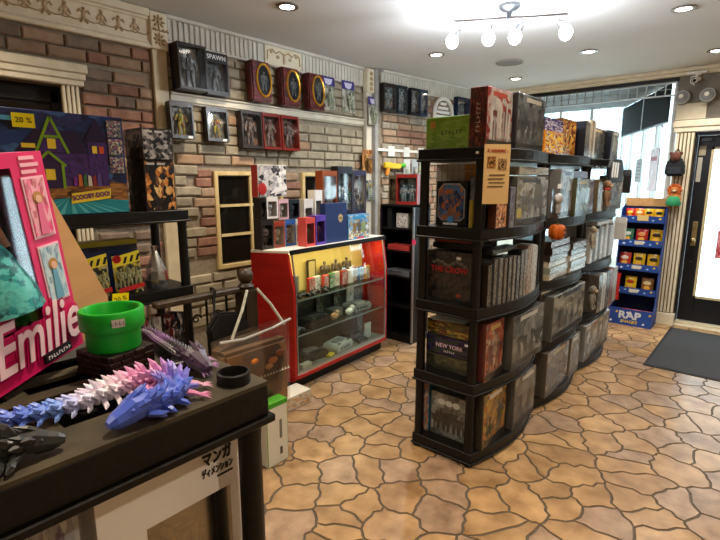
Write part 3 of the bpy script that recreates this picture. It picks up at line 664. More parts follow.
# kraft cardboard wing behind its edge
MB().prism([(0, 0), (.088, 0), (.088, .05), (.004, .245), (0, .245)], .003, .006, 'y').build('card_wing', mott('#b98d5a', '#c99c68', 3, .8, .1, stretch=(.3, 1, 8)), db, loc=(DW/2, 0, .0))

# green pot on the brick-patterned block
pb = thing('brick_block', 'dark brown block moulded like brickwork carrying the green pot', 'block', (-.748, .290, 1.3305), math.radians(12))
MB().b2((-.039, -.039, 0), (.039, .039, .037)).build('block_body', flat('#1c0f0c', .5), pb, .001)
bk = MB().box((0, 0, 0), (.0175, .003, .0075)).mesh('brick', flat('#2e1812', .45), .001); bs = MB().box((0, 0, 0), (.003, .0175, .0075)).mesh('brick', flat('#2e1812', .45), .001)
for j in range(4):
    for i in range(4):
        q = -.0292+.0192*i+(.004 if j % 2 else -.0)
        if q < .03: link('brick', bk, pb, (q, -.0395, .0052+.009*j)); link('brick', bs, pb, (.0395, q, .0052+.009*j)); link('brick', bs, pb, (-.0395, q, .0052+.009*j))
GRN = mott('#0c9c22', '#13b02c', 40, .4)
pt = thing('green_pot', 'bright green plastic pot with a thick rim and a small price label', 'pot', (-.750, .290, 1.3678))
MB().lathe([(.0, 0), (.0375, 0), (.0385, .003), (.0385, .032)], 40, cap=False).build('pot_body', GRN, pt, smooth=True)
MB().lathe([(.0385, .031), (.0445, .032), (.0455, .035), (.0455, .059), (.044, .061), (.0395, .061), (.038, .059), (.035, .011), (.0, .011)], 40, cap=False).build('pot_rim', GRN, pt, smooth=True)
m = MB(); an = [math.radians(-12+a) for a in (-11, -4, 4, 11)]
m.add([(.0462*math.cos(a), .0462*math.sin(a), z) for z in (.041, .053) for a in an], [(i, i+1, i+5, i+4) for i in range(3)]); m.build('price_label', flat('#d9d6cc', .6), pt)
scrawl(4, .0085, flat('#8d8a84', .6), pt, (.0468*math.cos(math.radians(-12)), .0468*math.sin(math.radians(-12)), .047), (PI/2, 0, math.radians(78)), 'price_print')

# ------------------------------------------------------------------ printed dragons
def segment(sp=1.0, seed=0):
    m = MB()
    m.tube([(-.55, 0, .40), (-.25, 0, .50), (.25, 0, .48), (.6, 0, .38)], [.25, .55, .50, .25], 8)
    for s in (-1, 1):
        for (x, l, a) in ((-.2, .8, .55), (.1, .8, .95), (.3, .55, .3)):
            b = Vector((x, s*.30, .55)); e = b+Vector((-.5*l*sp, s*l*.66*sp*math.cos(a), l*.8*sp*math.sin(a)))
            m.tube([b, b*.55+e*.45+Vector((0, 0, .04)), e], [.20, .21, .03], 5)
        m.tube([(.1, s*.40, .32), (-.05, s*.80*sp, .18), (-.2, s*.92*sp, .06)], [.18, .15, .04], 5)
    m.tube([(.15, 0, .75), (-.15, 0, 1.0*sp), (-.45, 0, 1.25*sp)], [.2, .18, .03], 5)
    return m.mesh('body_segment', objcol(.4))
def headmb():
    m = MB(); m.tube([(-.7, 0, .5), (-.25, 0, .68), (.25, 0, .66), (.7, 0, .52), (1.15, 0, .42), (1.45, 0, .36)], [.36, .60, .62, .48, .38, .2], 8)
    m.tube([(.2, 0, .25), (.8, 0, .2), (1.25, 0, .2)], [.3, .26, .14], 6)
    for s in (-1, 1):
        for (x, l, a) in ((-.3, 1.0, .7), (-.05, .9, 1.1), (.2, .7, .5)):
            q = Vector((x, s*.38, .85)); e = q+Vector((-.7*l, s*l*.5*math.cos(a), l*.6*math.sin(a))); m.tube([q, q*.5+e*.5+Vector((0, 0, .05)), e], [.2, .18, .03], 5)
        m.tube([(-.2, s*.5, .4), (-.6, s*.9, .3), (-.9, s*1.0, .3)], [.2, .16, .03], 5); m.ball((.5, s*.46, .78), .11, 6, 5); m.ball((1.35, s*.13, .5), .08, 6, 4)
    m.tube([(.4, 0, 1.1), (.0, 0, 1.35), (-.5, 0, 1.55)], [.16, .15, .03], 5)
    return m.mesh('head', objcol(.4))
def catmull(P, n):
    out = []; P = [Vector(p) for p in P]; Q = [P[0]*2-P[1]]+P+[P[-1]*2-P[-2]]
    for i in range(1, len(Q)-2):
        for k in range(24):
            t = k/24; a, b, c, d = Q[i-1:i+3]; out.append(.5*((2*b)+(c-a)*t+(2*a-5*b+4*c-d)*t*t+(3*b-a-3*c+d)*t**3))
    out.append(P[-1]); L = [0]
    for a, b in zip(out, out[1:]): L.append(L[-1]+(b-a).length)
    res = []
    for k in range(n):
        s = L[-1]*k/(n-1); j = max(i for i in range(len(L)) if L[i] <= s+1e-9); j = min(j, len(out)-2)
        f = (s-L[j])/max(1e-9, L[j+1]-L[j]); res.append((out[j]*(1-f)+out[j+1]*f, (out[min(j+1, len(out)-1)]-out[j]).normalized()))
    return res
def ramp(cols, t):
    t = min(.9999, max(0, t))*(len(cols)-1); i = int(t); f = t-i; a, b = lin(cols[i]), lin(cols[i+1]); return tuple(x*(1-f)+y*f for x, y in zip(a, b))+(1,)
SEG = [segment(1., 1), segment(1.35, 2)]; HEAD = headmb()
def dragon(label, pts, n, cols, s0, s1, z=1.3335, spiky=None, claws=(), headscale=1.):
    base = pts[0]; r = thing('printed_dragon', label, 'toy dragon', (base[0], base[1], z))
    pp = [(p[0]-base[0], p[1]-base[1], 0) for p in pts]; C2 = catmull(pp, n)
    for i, (p, d) in enumerate(C2[:-1]):
        t = i/(n-1); s = s0+(s1-s0)*t**.8
        o = link('body_segment', SEG[1 if spiky and spiky[0] <= t <= spiky[1] else 0], r, tuple(p), (0, 0, math.atan2(d.y, d.x)), (s, s, s)); o.color = ramp(cols, t)
    p, d = C2[-1]; s = s1*1.15*headscale
    o = link('head', HEAD, r, tuple(p), (0, 0, math.atan2(d.y, d.x)), (s, s, s)); o.color = ramp(cols, 1)
    for (x, y, a, col, sc) in claws:
        m = MB(); m.tube([(-1.6, 0, .75), (-.6, 0, .5), (0, 0, .2)], [.34, .26, .2], 6)
        for q in (-.5, 0, .5): m.tube([(0, q*.3, .2), (.5, q*.9, .22), (1.0, q*1.3, .02)], [.14, .11, .02], 5)
        o = m.build('claw', objcol(.28), r, loc=(x-base[0], y-base[1], 0), rot=(0, 0, a)); o.scale = (sc, sc, sc); o.color = (*lin(col), 1)
    return r
dragon('articulated printed dragon shading from blue through white to pink', [(-.668, .045), (-.656, .119), (-.643, .156), (-.637, .197), (-.640, .241), (-.645, .280), (-.628, .303), (-.590, .302), (-.566, .285), (-.560, .258), (-.556, .234)], 25,
       ['#b9a0d6', '#a795d8', '#6f86d6', '#4f6fcf', '#6f93e0', '#d9d2ea', '#efe3ec', '#e9a9cf', '#d98fc4', '#8d7ad6', '#3f5cc6', '#3a56c0', '#3a56c0'], .0155, .0270, spiky=(.45, .82), claws=((-.556, .318, 1.0, '#e58fc0', .014), (-.583, .338, 1.1, '#eeb6d2', .013)), headscale=.85)
dragon('articulated printed dragon in black and purple with lilac claws', [(-.862, .390), (-.83, .388), (-.789, .380), (-.734, .372), (-.690, .366), (-.650, .366)], 19, ['#3a2340', '#4a2a55', '#6d4280', '#2a1a2c', '#241726', '#3a2440'], .0150, .0235, claws=((-.640, .386, .9, '#b98ac0', .014), (-.665, .395, 1.4, '#c79ccb', .013), (-.62, .362, .1, '#a377ad', .012)))
dragon('articulated printed dragon in dark green and black', [(-.575, .01), (-.575, .04), (-.575, .075), (-.574, .10), (-.568, .124)], 9, ['#070909', '#0b0f0e', '#0e1513', '#0f1715', '#0b100f'], .024, .027, spiky=(0, 1), headscale=.72)

# ------------------------------------------------------------------ white window box under the slotted top, and its neighbours
mx = thing('collectible_box', 'white window box with black katakana logo on the tray below the slotted top', 'box', (-.643, .298, .911), TP)
w, d, h = .215, .07, .338
m = MB().b2((-w/2, d/2-.003, 0), (w/2, d/2, h)).b2((-w/2, -d/2, 0), (-w/2+.003, d/2-.003, h)).b2((w/2-.003, -d/2, 0), (w/2, d/2-.003, h)).b2((-w/2, -d/2, 0), (w/2, d/2, .003)).b2((-w/2, -d/2, h-.003), (w/2, d/2, h)); m.build('carton', flat('#dcd8d4', .45), mx)
y = -d/2
MB().b2((-w/2, y-.0015, h-.105), (w/2, y, h)).b2((-w/2, y-.0015, 0), (-w/2+.062, y, h-.105)).b2((w/2-.018, y-.0015, 0), (w/2, y, h-.105)).b2((-w/2+.062, y-.0015, 0), (w/2-.018, y, .03)).build('front_frame', flat('#e4e0dc', .4), mx)
MB().b2((-w/2+.062, y-.001, .03), (w/2-.018, y, h-.105)).build('window', glass('#e9e9e6', .5, .16), mx)
MB().b2((-w/2+.01, d/2-.008, .01), (w/2-.01, d/2-.004, h-.01)).build('backing_print', art(['#2e2418', '#8a6b45', '#d8b070', '#4b3a28'], 2.5, 5), mx)
fig_mb(.2, 1.3).build('figure', art(['#1d1a1c', '#5b4a3a', '#a98a5a', '#342a2a'], 4, 5), mx, smooth=True, loc=(0, 0, .02))
BK = flat('#141214', .5)
text('マンガ', .024, BK, mx, (w/2-.039, y-.003, h-.046), FRONT, 'logo_lettering', bold=.0008, sx=.72)
text('ディメンション', .015, BK, mx, (w/2-.039, y-.003, h-.067), FRONT, 'logo_lettering', bold=.0005, sx=.52)
MB().box((w/2-.026, y-.002, h-.080), (.028, .001, .003)).build('print_block', BK, mx)
carton('collectible_box', 'pale grey boxed figure standing beside the katakana box', 'box', (-.655, .132, .911), (.085, .08, .325), TP, flat('#a8aab0', .4), art(['#8f93a0', '#c9ccd2', '#5a4a70', '#d9d4cc'], 3, 8), .006, wrap=True)
carton('collectible_box', 'dark boxed figure with an orange card edge on the tray below the slotted top', 'box', (-.655, .04, .911), (.07, .08, .31), TP, flat('#1a1716', .4), art(['#d98a1f', '#f0a93a', '#2a1d14'], 2, 9), .006)

# ------------------------------------------------------------------ shelving against the brick wall
LX = -2.615
pb = thing('playset_box', 'large dark blue playset box printed with a purple haunted house', 'toy box', (LX-.065, .875, 1.4505), TP)
w, d, h = .56, .12, .485
MB().box((0, 0, h/2), (w, d, h)).build('carton', art(['#0f1a3f', '#1c2f63', '#30245a'], 1.6, 2), pb, .002)
y0 = -d/2
def pr(name, poly, mat, lv=1): return MB().prism(poly, y0-.0012*lv, y0-.0012*(lv-1), 'y').build(name, mat, pb)
pr('sky_print', [(-w/2+.004, .10), (w/2-.004, .10), (w/2-.004, h-.004), (-w/2+.004, h-.004)], art(['#0b1436', '#1d3b78', '#2a2350', '#3c6aa0'], 2.2, 4))
pr('ground_print', [(-w/2+.004, .06), (w/2-.004, .06), (w/2-.004, .15), (.12, .175), (-.1, .14), (-w/2+.004, .15)], art(['#4a2d1b', '#7d4d2a', '#b07a3a', '#2b1a18'], 4, 2), 2)
pr('ray_print', [(-w/2+.004, .004), (w/2-.004, .004), (w/2-.004, .065), (0, .085), (-w/2+.004, .055)], flat('#1f8f9c', .35), 3)
for k in range(11): pr('ray_print', [(0+.01*(k-5), .078), (-.30+.06*k, .006), (-.275+.06*k, .006)] if abs(-.30+.06*k) < .272 else [(0, .078), (.0, .07), (.01, .07)], flat('#57bcc0', .35), 4)
PU = art(['#3a1f5c', '#4f2d78', '#2b1746'], 4, 3); PD = flat('#241238', .4); GR = flat('#7ca81f', .4); YL = flat('#f2d33a', .4)
pr('house_print', [(-.16, .14), (.16, .14), (.16, .30), (-.16, .30)], PU, 3); pr('house_print', [(.10, .14), (.19, .14), (.19, .36), (.10, .36)], PU, 4)
pr('roof_print', [(-.21, .295), (.10, .295), (.05, .40), (-.12, .40)], PD, 4); pr('roof_print', [(.085, .355), (.205, .355), (.145, .47)], PD, 5)
pr('gable_print', [(-.11, .30), (.0, .30), (-.055, .455)], PU, 5); pr('porch_print', [(-.13, .13), (-.02, .13), (-.02, .24), (-.075, .285), (-.13, .24)], flat('#33204a', .4), 5)
def stroke(a, b, wd, mat, lv): 
    a, b = Vector(a), Vector(b); dd = (b-a).normalized(); nn = Vector((-dd.y, dd.x))*wd/2; pr('trim_print', [tuple(a+nn), tuple(a-nn), tuple(b-nn), tuple(b+nn)], mat, lv)
for a, b in (((-.125, .295), (-.055, .46)), ((-.055, .46), (.012, .295)), ((-.145, .235), (-.075, .30)), ((-.075, .30), (-.005, .235)), ((-.13, .13), (-.13, .24)), ((-.02, .13), (-.02, .24)), ((-.085, .37), (-.025, .37))): stroke(a, b, .012, GR, 6)
for (a, b, c, e) in ((-.075, .315, .035, .045), (.12, .30, .022, .035), (.152, .30, .022, .035), (-.18, .315, .055, .02), (-.095, .17, .04, .05)): pr('window_print', [(a, b), (a+c, b), (a+c, b+e), (a, b+e)], YL if a < .15 else flat('#d4571f', .4), 6)
for z in (.385, .295, .205): pr('inset_photo', [(.198, z), (.268, z), (.268, z+.08), (.198, z+.08)], art(['#1d2540', '#4d6b8a', '#b44a6a', '#3d7a4a', '#e0d6c0'], 4, int(z*100)), 7)
for k in range(6): pr('crew_print', [(.02+.022*k, .14), (.038+.022*k, .14), (.036+.022*k, .185+.01*(k % 3)), (.022+.022*k, .185+.01*(k % 2))], flat(('#7a2f8a', '#c96a2b', '#3b6e3a', '#d8d0c0', '#8a3030', '#5a4a8a')[k], .4), 8)
pr('banner_print', [(.0, .055), (.185, .078), (.19, .128), (.005, .105)], YL, 9)
text('SCOOBY-DOO!', .032, flat('#5b1f6e', .4), pb, (.094, y0-.0125, .091), (PI/2, math.radians(-7), 0), 'banner_lettering', bold=.0012, sx=.80)
MB().box((-.215, y0-.012, h-.045), (.07, .0012, .02)).build('print_block', flat('#5db7e8', .4), pb)
tg = thing('price_card', 'bright yellow twenty percent card stuck on the haunted house playset box', 'price card', (LX+.0125, .712, 1.853), TP)
MB().box((0, -.001, .03), (.088, .0015, .062)).build('card', TAGY, tg); text('20 %', .034, BK, tg, (0, -.0024, .03), FRONT, 'lettering')
def blackset(label, z, h, cols, seed, title):
    r = carton('construction_set_box', label, 'toy box', (LX-.10, 1.335, z), (.175, .20, h), TP, mott('#0f0e0f', '#1a1718', 8, .3), art(cols, 3., seed), .006, side=art(['#0d0c0d', '#151314', '#4a3a33', '#0d0c0d'], 3, seed), title=None)
    for k in range(2): MB().box((-.05+.06*k, -.1018, h-.018), (.045, .001, .012)).build('brand_block', flat('#d9d6cc', .4), r)
    return r
blackset('black construction set box with an orange flame picture, under another', 1.4505, .275, ['#0d0c0d', '#1d191a', '#3d3634', '#e88a2a', '#ffd98a'], 3, '')
r = blackset('black construction set box with a grey robot picture, stacked on another', 1.7265, .17, ['#141214', '#2d2b2c', '#6d6864', '#cfc9c0'], 5, '')
# second tray: twin figure packs, bagged helmet, yellow-topped box, price card
for k, y in enumerate((.965, 1.14)):
    r = thing('figure_pack', ('ghost-busting figure pack on card standing next to the bagged mask', 'ghost-busting figure pack on card standing farther from the bagged mask')[1-k], 'toy', (LX-.05, y, 1.0008), TP, 'figure packs on the brick wall shelving', (math.radians(-6), 0, TP))
    MB().b2((-.075, .0, 0), (.075, .003, .215)).build('card', art(['#191a1c', '#2d2f33', '#c9b52a', '#8a8f8a'], 3, 2+k), r)
    MB().prism([(-.075, .15), (.075, .175), (.075, .235), (-.03, .215), (-.075, .19)], -.002, -.0005, 'y').build('header_print', flat('#e0cf2f', .4), r)
    for q in range(3): MB().prism([(-.02+.035*q, .168+.005*q), (-.005+.035*q, .170+.005*q), (.008+.035*q, .205+.006*q), (-.007+.035*q, .203+.006*q)], -.003, -.002, 'y').build('hazard_stripe', BK, r)
    MB().lathe([(.017, 0), (.017, .002), (.022, .002), (.022, 0)], 18).build('red_ring_mark', flat('#c51f22', .4), r, rot=(TP, 0, 0), loc=(-.05, -.003, .195))
    MB().prism([(-.07, .012), (.07, .03), (.07, .055), (-.07, .037)], -.034, -.031, 'y').build('red_banner', flat('#b32020', .4), r)
    for q in range(3): fig_mb(.105, 1.2).build('figure', art(['#7d8a3a', '#b5a98a', '#5a7a3a', '#c9c0a8'], 4, q+k), r, smooth=True, loc=(-.042+.042*q, -.017, .04))
    MB().b2((-.066, -.03, .01), (.066, 0, .15)).build('blister', CLEAR, r, .006)
carton('board_game', 'blue game box with a yellow lid edge behind the figure packs', 'game box', (LX-.24, 1.09, 1.0008), (.34, .10, .285), TP, flat('#c9bd2a', .4), art(['#17264f', '#22386f', '#3a3a2a'], 2, 3), .0, lines=[(0, .95, 1., .1, '#b7b12f')])
r = thing('bagged_mask', 'clear plastic bag holding a dark mask, standing at the end of the tray', 'toy', (LX-.09, 1.315, 1.0008), TP)
MB().ball((0, 0, .052), (.05, .045, .05), 12, 8).build('mask', mott('#1d2022', '#3d4244', 20, .3), r, smooth=True)
m = MB(); m.lathe([(.058, .0), (.066, .05), (.06, .10), (.035, .16), (.012, .215), (.02, .245)], 10, cap=False); m.build('plastic_bag', glass('#eeeeee', .6, .15, .05), r)
tg = thing('price_card', 'yellow twenty percent card hung on the tray edge in front of the figure packs', 'price card', (-2.588, 1.052, .962), TP)
MB().box((0, -.001, .035), (.085, .0015, .062), (0, .1, 0)).build('card', TAGY, tg); text('20 %', .034, BK, tg, (0, -.0024, .035), (PI/2, -.1, 0), 'lettering')
# lower tray: carded figures leaning in a row
for k, (c, nm) in enumerate((('#a32222', 'red'), ('#8d1d24', 'dark red'), ('#b9b9bb', 'silver'), ('#6d1a1f', 'maroon'), ('#3d4a63', 'slate blue'))):
    r = thing('carded_figure', nm+' carded figure under clear blister on the lower tray by the brick wall', 'toy', (-2.72, 1.10+.08*k, .5535), TP, None, (math.radians(-4), 0, TP-.95))
    MB().b2((-.06, 0, 0), (.06, .003, .27)).build('card', art([c, '#1d1516', c, '#c9c0c0'], 3, k), r)
    fig_mb(.15, 1.2).build('figure', art(['#30282a', '#8a7a70', c], 4, k), r, smooth=True, loc=(0, -.022, .04)); MB().b2((-.045, -.04, .03), (.045, 0, .20)).build('blister', CLEAR, r, .006)
carton('board_game', 'dark game box lying flat on the lower tray by the brick wall', 'game box', (-2.80, .84, .5508), (.36, .28, .09), TP, flat('#1a1512', .4), art(['#2d1f18', '#5a3b22', '#1a1512'], 3, 8))

# ------------------------------------------------------------------ stair rail, hanging bag and boxes beside the display case
NW = mott('#261b10', '#3d2e1c', 30, .45, .1, stretch=(1, 1, .15))
r = thing('newel_post', 'dark brown wooden newel post with a ball finial', 'post', (-2.36, 1.69, 0))
MB().b2((-.052, -.052, 0), (.052, .052, .985)).build('shaft', NW, r, .014, 2)
MB().lathe([(.04, .985), (.05, .995), (.036, 1.008), (.033, 1.015)], 20).build('neck', NW, r, smooth=True)
MB().ball((0, 0, 1.055), .047, 18, 12).build('ball_finial', NW, r, smooth=True)
r = thing('stair_rail', 'dark wooden handrail with iron scroll balusters ending at the newel post', 'railing', (-2.36, 1.44, 0))
MB().b2((-.03, -.32, .965), (.03, .193, 1.0)).build('handrail', NW, r, .008)
for k in range(4): MB().tube([(0, -.28+.13*k, 0), (0, -.28+.13*k, .965)], .007, 6).build('baluster', flat('#14110e', .4, .5), r)
for k in range(3):
    pts = [(0, -.215+.13*k+.03*math.cos(a)*(1-a/9), .86+.03*math.sin(a)*(1-a/9)) for a in [q*.5 for q in range(14)]]; MB().tube(pts, .005, 5).build('scroll', flat('#14110e', .4, .5), r)
r = thing('shoulder_bag', 'black shoulder bag hanging from the stair handrail', 'bag', (-2.272, 1.50, .60))
MB().prism([(-.11, .02), (.11, .0), (.13, .20), (.05, .28), (-.07, .30), (-.14, .22)], -.024, .024, 'x').build('bag_body', flat('#0e0d0e', .5), r, .012, 2)
MB().tube([(0, -.09, .27), (-.04, -.06, .36), (-.048, -.045, .412), (-.09, -.03, .414), (-.132, -.02, .412), (-.140, .0, .30)], .007, 6).build('strap', flat('#0e0d0e', .5), r, smooth=True)
# clear zip bag
r = thing('clear_bag', 'clear plastic carry bag of tan goods hanging from the newel post by straps', 'bag', (-2.165, 1.60, .26))
m = MB(); yy = [-.27, -.20, -.1, 0, .1, .18, .235]
def sheet(x, bul):
    vs = []; n = len(yy)
    for j, z in enumerate((0, .12, .3, .46, .53)):
        for i, y in enumerate(yy): vs.append((x+bul*math.sin(PI*i/(n-1))*math.sin(PI*min(1, (z+.1)/.7)), y*(1+.06*z), z+.02*math.sin(3*y)))
    return vs, [(j*n+i, j*n+i+1, (j+1)*n+i+1, (j+1)*n+i) for j in range(4) for i in range(n-1)]
m.add(*sheet(.012, .06)); m.add(*sheet(-.012, -.06)); m.build('plastic_sheet', glass('#f2ece4', .16, .10, .02), r, smooth=True)
MB().b2((-.045, -.24, .03), (.045, .205, .44)).build('card_insert', mott('#5d4026', '#82603c', 5, .6, .1), r, .02, 2)
MB().tube([(.03, -.25, .515), (.035, -.1, .50), (.03, .1, .515), (.03, .24, .54)], .007, 6).build('zip_edge', glass('#f2eee8', .8, .2, .35), r)
m = MB(); [m.prism([(-.08+.022*k, .245), (-.06+.022*k, .245), (-.07+.022*k, .262)], .0505, .052, 'x') for k in range(13)]; m.build('lace_print', flat('#d9cfc0', .6), r)
for (y, z, a, c) in ((-.05, .36, .03, '#c9782a'), (.08, .33, .035, '#d8892f'), (.13, .36, .04, '#5a3018'), (.05, .30, .03, '#e0b070'), (-.13, .34, .022, '#8d4a22')): MB().ball((.052, y, z), (.008, a, a*.6), 10, 6).build('goods_print', flat(c, .5), r)
for s, (y, e) in enumerate(((-.17, .05), (.20, .19))): MB().tube([(.02, y, .51), (-.06, (y+.09)/2+(.0 if s == 0 else .02), .63), (-.136, .055 if s == 0 else .125, .72)], .009, 6, 1).build('strap', mott('#8d8878', '#aaa594', 30, .7), r)
carton('leaning_box', 'narrow white and green boxed kit standing upright on the floor below the clear bag', 'box', (-2.05, 1.615, .0005), (.15, .075, .385), TP, flat('#4f9a2a', .4), flat('#c9c5b8', .5), .004, side=flat('#bfbbb0', .5), lines=[(0, .96, 1, .07, '#3e8f24'), (.3, .55, .12, .3, '#6d6a62'), (.3, .2, .12, .12, '#4b4842')])
carton('tray_box', 'cream box with orange marks lying on the floor against the red case', 'box', (-2.53, 2.16, .0005), (.26, .16, .10), TP, flat('#cfc8b8', .5), art(['#d9d2c2', '#c9bfa8', '#e0a050', '#8d8577'], 4, 5), .008)
carton('brown_box', 'plain brown box standing on the floor behind the white and green kit', 'box', (-2.17, 1.50, .0005), (.22, .13, .235), TP, mott('#3d2a1b', '#543a25', 8, .7), None)
#@@PART3
# ------------------------------------------------------------------ goods on the row of shelving units
GREYW = ['#6d6c69', '#9a9a97', '#55534f', '#c4c4c0']
def cov(cols, sd, sc=3.): return art(cols, sc, sd, .22)
T1, T2, T3, T4, T5 = (z+.0008 for z in UT)
def game(label, loc, size, rz, body, cols=None, sd=1, **k):
    r = carton('board_game', label, 'game box', loc, size, rz, flat(body, .3) if isinstance(body, str) else body, cov(cols, sd, k.pop('sc', 3.)) if cols else None, k.pop('fm', .004), **k)
    w, d, h = size
    if cols and k.get('wrap') and w > .17 and h > .2 and rz:      # cover picture: figures before a pale disc, a name strip and a dark foot band
        q = random.Random(label); y = -d/2-.0014; lo = 'print'
        MB().ball((q.uniform(-.2, .2)*w, y, h*.58), (min(w, h)*.27, .0008, min(w, h)*.27), 18, 8).build('disc_print', mott(cols[-1], cols[-2], 12, .4), r)
        for i in range(2 if w < .36 else 4):
            f = fig_mb(h*q.uniform(.48, .62), q.uniform(1.2, 1.7), False, q.uniform(0, .1)); n2 = 2 if w < .36 else 4
            f.build('figure_print', mott(('#24211f', '#3a342e', '#1d2024', '#4a4038')[i], cols[0], 30, .4), r, loc=((i-(n2-1)/2)*w*.8/n2, y, h*.14)).scale = (1, .04, 1)
        MB().box((0, y-.0004, h*.075), (w-.012, .0008, h*.11)).build('foot_band', flat('#1a1918', .4), r)
        MB().box((q.uniform(-.12, .12)*w, y-.0004, h*.91), (w*.55, .0008, h*.075)).build('name_strip', flat(q.choice(('#d2cfc6', '#c9b06a', '#a83a2c', '#3b4a5a')), .4), r)
    return r
# top trays
r = game('bright green game box standing on top of the shelving row', (-1.395, 2.47, T5), (.265, .25, .168), 0, mott('#86b832', '#98c845', 4, .3), ['#7fb02c', '#93c23c', '#a3cd50'], 3, wrap=True)
scrawl(6, .036, flat('#2c4a12', .4), r, (.03, -.127, .085), FRONT, 'title')
MB().box((-.09, -.127, .13), (.03, .001, .035)).build('badge', flat('#e0a030', .4), r)
r = game('tall red game box with a figure crowd print standing on top of the shelving row', (-1.205, 2.475, T5), (.30, .095, .295), TP, mott('#7a1216', '#8f1b1e', 5, .3), ['#7d1a1c', '#a33330', '#b5aca6', '#8f8a86', '#c9c2bc'], 2, side=art(['#3d0c0d', '#7a1517', '#201010', '#a8503a'], 4, 3), wrap=True)
scrawl(7, .036, flat('#d9c0b0', .4), r, (-.152, 0, .15), (PI/2, -PI/2, -PI/2), 'spine_title')
for k in range(7): MB().prism([(-.11+.035*k, .05), (-.085+.035*k, .05), (-.088+.035*k, .16+.03*(k % 3)), (-.1+.035*k, .19+.03*(k % 2)), (-.108+.035*k, .15)], -.0499, -.0486, 'y').build('crowd_print', flat(('#c9c4be', '#9d9691', '#b9b2ac')[k % 3], .35), r)
r = game('large slate grey game box in glossy wrap on top of the shelving row', (-1.20, 2.845, T5), (.40, .13, .305), TP, mott('#2f3438', '#3d4347', 5, .3), ['#3d4448', '#5a6266', '#7d868a', '#4a4a52'], 6, wrap=True, side=flat('#26292c', .3))
scrawl(5, .032, flat('#a9b0b2', .4), r, (.05, -.0675, .255), FRONT, 'title')
for a, b in (((-.08, .10), (.02, .23)), ((.02, .23), (-.01, .06)), ((-.03, .17), (.05, .14))):
    a, b = Vector(a), Vector(b); dd = (b-a).normalized(); nn = Vector((-dd.y, dd.x))*.008; MB().prism([tuple(a+nn), tuple(a-nn), tuple(b-nn*.3), tuple(b+nn*.3)], -.0668, -.0655, 'y').build('blade_print', flat('#a4adb0', .3), r)
game('yellow and orange cartoon game box lying under a dark blue one', (-1.21, 3.235, T5), (.34, .16, .135), TP, '#d98a1c', ['#e8b02a', '#f2d24a', '#c9521f', '#3a2a4a', '#e8e0c8'], 4, sc=5.)
r = game('dark blue game box with a purple picture stacked on a yellow one', (-1.22, 3.235, T5+.1365), (.33, .16, .08), TP, '#17204a', ['#17204a', '#3a3f8a', '#d9d2e8', '#6a3a7a'], 5, sc=4.)
scrawl(5, .03, flat('#e6e6ee', .4), r, (-.08, -.083, .045), FRONT, 'title')
game('brown and gold patterned game box standing between cartoon boxes and dark spines', (-1.20, 3.575, T5), (.30, .09, .245), TP, '#5b3a1c', ['#6b4423', '#a8752f', '#d9b04a', '#8a2f1f', '#3d2814'], 7, sc=5.)
for k, (c, wd, hh, nm) in enumerate((('#1d1f24', .05, .25, 'black'), ('#3b4048', .06, .245, 'charcoal'), ('#b9a88a', .045, .265, 'cream'), ('#6d5a45', .05, .27, 'brown'), ('#c2b79d', .04, .265, 'ivory'))):
    game(nm+' game box spine on top of the middle shelving unit', (-1.20, 3.765+sum((.052, .062, .047, .052, .042)[:k])+wd/2, T5), (wd, .2, hh), TP, c, [c, '#8a7f70', c, '#2a2826'], k, sc=6.)
game('dull olive game box standing on top of the unit nearest the snack display', (-1.205, 4.33, T5), (.38, .08, .245), TP, '#3c3c38', ['#3d3f3a', '#5d6058', '#4a4038', '#7d7f76'], 3, wrap=True)
game('black game box spine between two dull boxes on top of the last unit', (-1.215, 4.57, T5), (.06, .2, .24), TP, '#15161a', None)
game('silver grey game box standing at the outer end on top of the last unit', (-1.205, 4.83, T5), (.36, .07, .26), TP, '#7d827e', ['#6a706c', '#9aa09b', '#565c5c', '#b9beb9'], 8, wrap=True)
# tray 4 of the first unit
r = thing('figure_statue_box', 'dark boxed warrior figure in an ornate silver frame at the shelving end', 'toy box', (-1.375, 2.42, T4), 0)
MB().box((0, 0, .125), (.195, .08, .245)).build('carton', flat('#101218', .3), r, .002)
pl = [(-.085, .05), (-.06, .028), (.06, .028), (.085, .05), (.085, .20), (.05, .235), (-.05, .235), (-.085, .20)]
MB().prism(pl, -.043, -.040, 'y').build('silver_frame', flat('#9aa0a6', .3, .6), r)
MB().prism([(x*.93, .128+(z-.128)*.93) for x, z in pl], -.0445, -.042, 'y').build('cover_print', art(['#0f1a33', '#24406e', '#3b6a9a', '#7a4a30', '#a8643a'], 2.6, 4), r)
fig_mb(.17, 1.5, False, .06).build('warrior_relief', art(['#1c2c4a', '#3d5c80', '#7d5a48', '#1a1a22'], 3, 8), r, smooth=True, loc=(0, -.043, .04)).scale = (1, .12, 1)
MB().lathe([(0, 0), (.02, 0), (.02, .003)], 18).build('seal', flat('#3f7fb8', .3), r, rot=(TP, 0, 0), loc=(0, -.046, .035)); MB().box((0, -.046, .012), (.09, .002, .012)).build('print_block', flat('#c9ccd0', .4), r)
r = thing('face_card_box', 'white game box printed with rows of black faces behind the boxed warrior', 'game box', (-1.405, 2.505, T4), 0)
MB().box((0, 0, .172), (.265, .06, .343)).build('carton', flat('#b8b4aa', .4), r, .002)
fc = MB().b2((-.016, -.001, -.018), (.016, 0, .018)).mesh('face_tile', art(['#f0eee8', '#e2dfd6', '#1a1818', '#f0eee8'], 5, 3))
fo = MB().b2((-.016, -.001, -.018), (.016, 0, .018)).mesh('face_tile', art(['#d98a2a', '#c9a04a', '#5a2a18', '#e0b060'], 4, 3))
for i in range(7):
    for j in range(3):
        link('face_tile', fo if i > 4 else fc, r, (-.111+.037*i, -.0305, .320-.04*j))
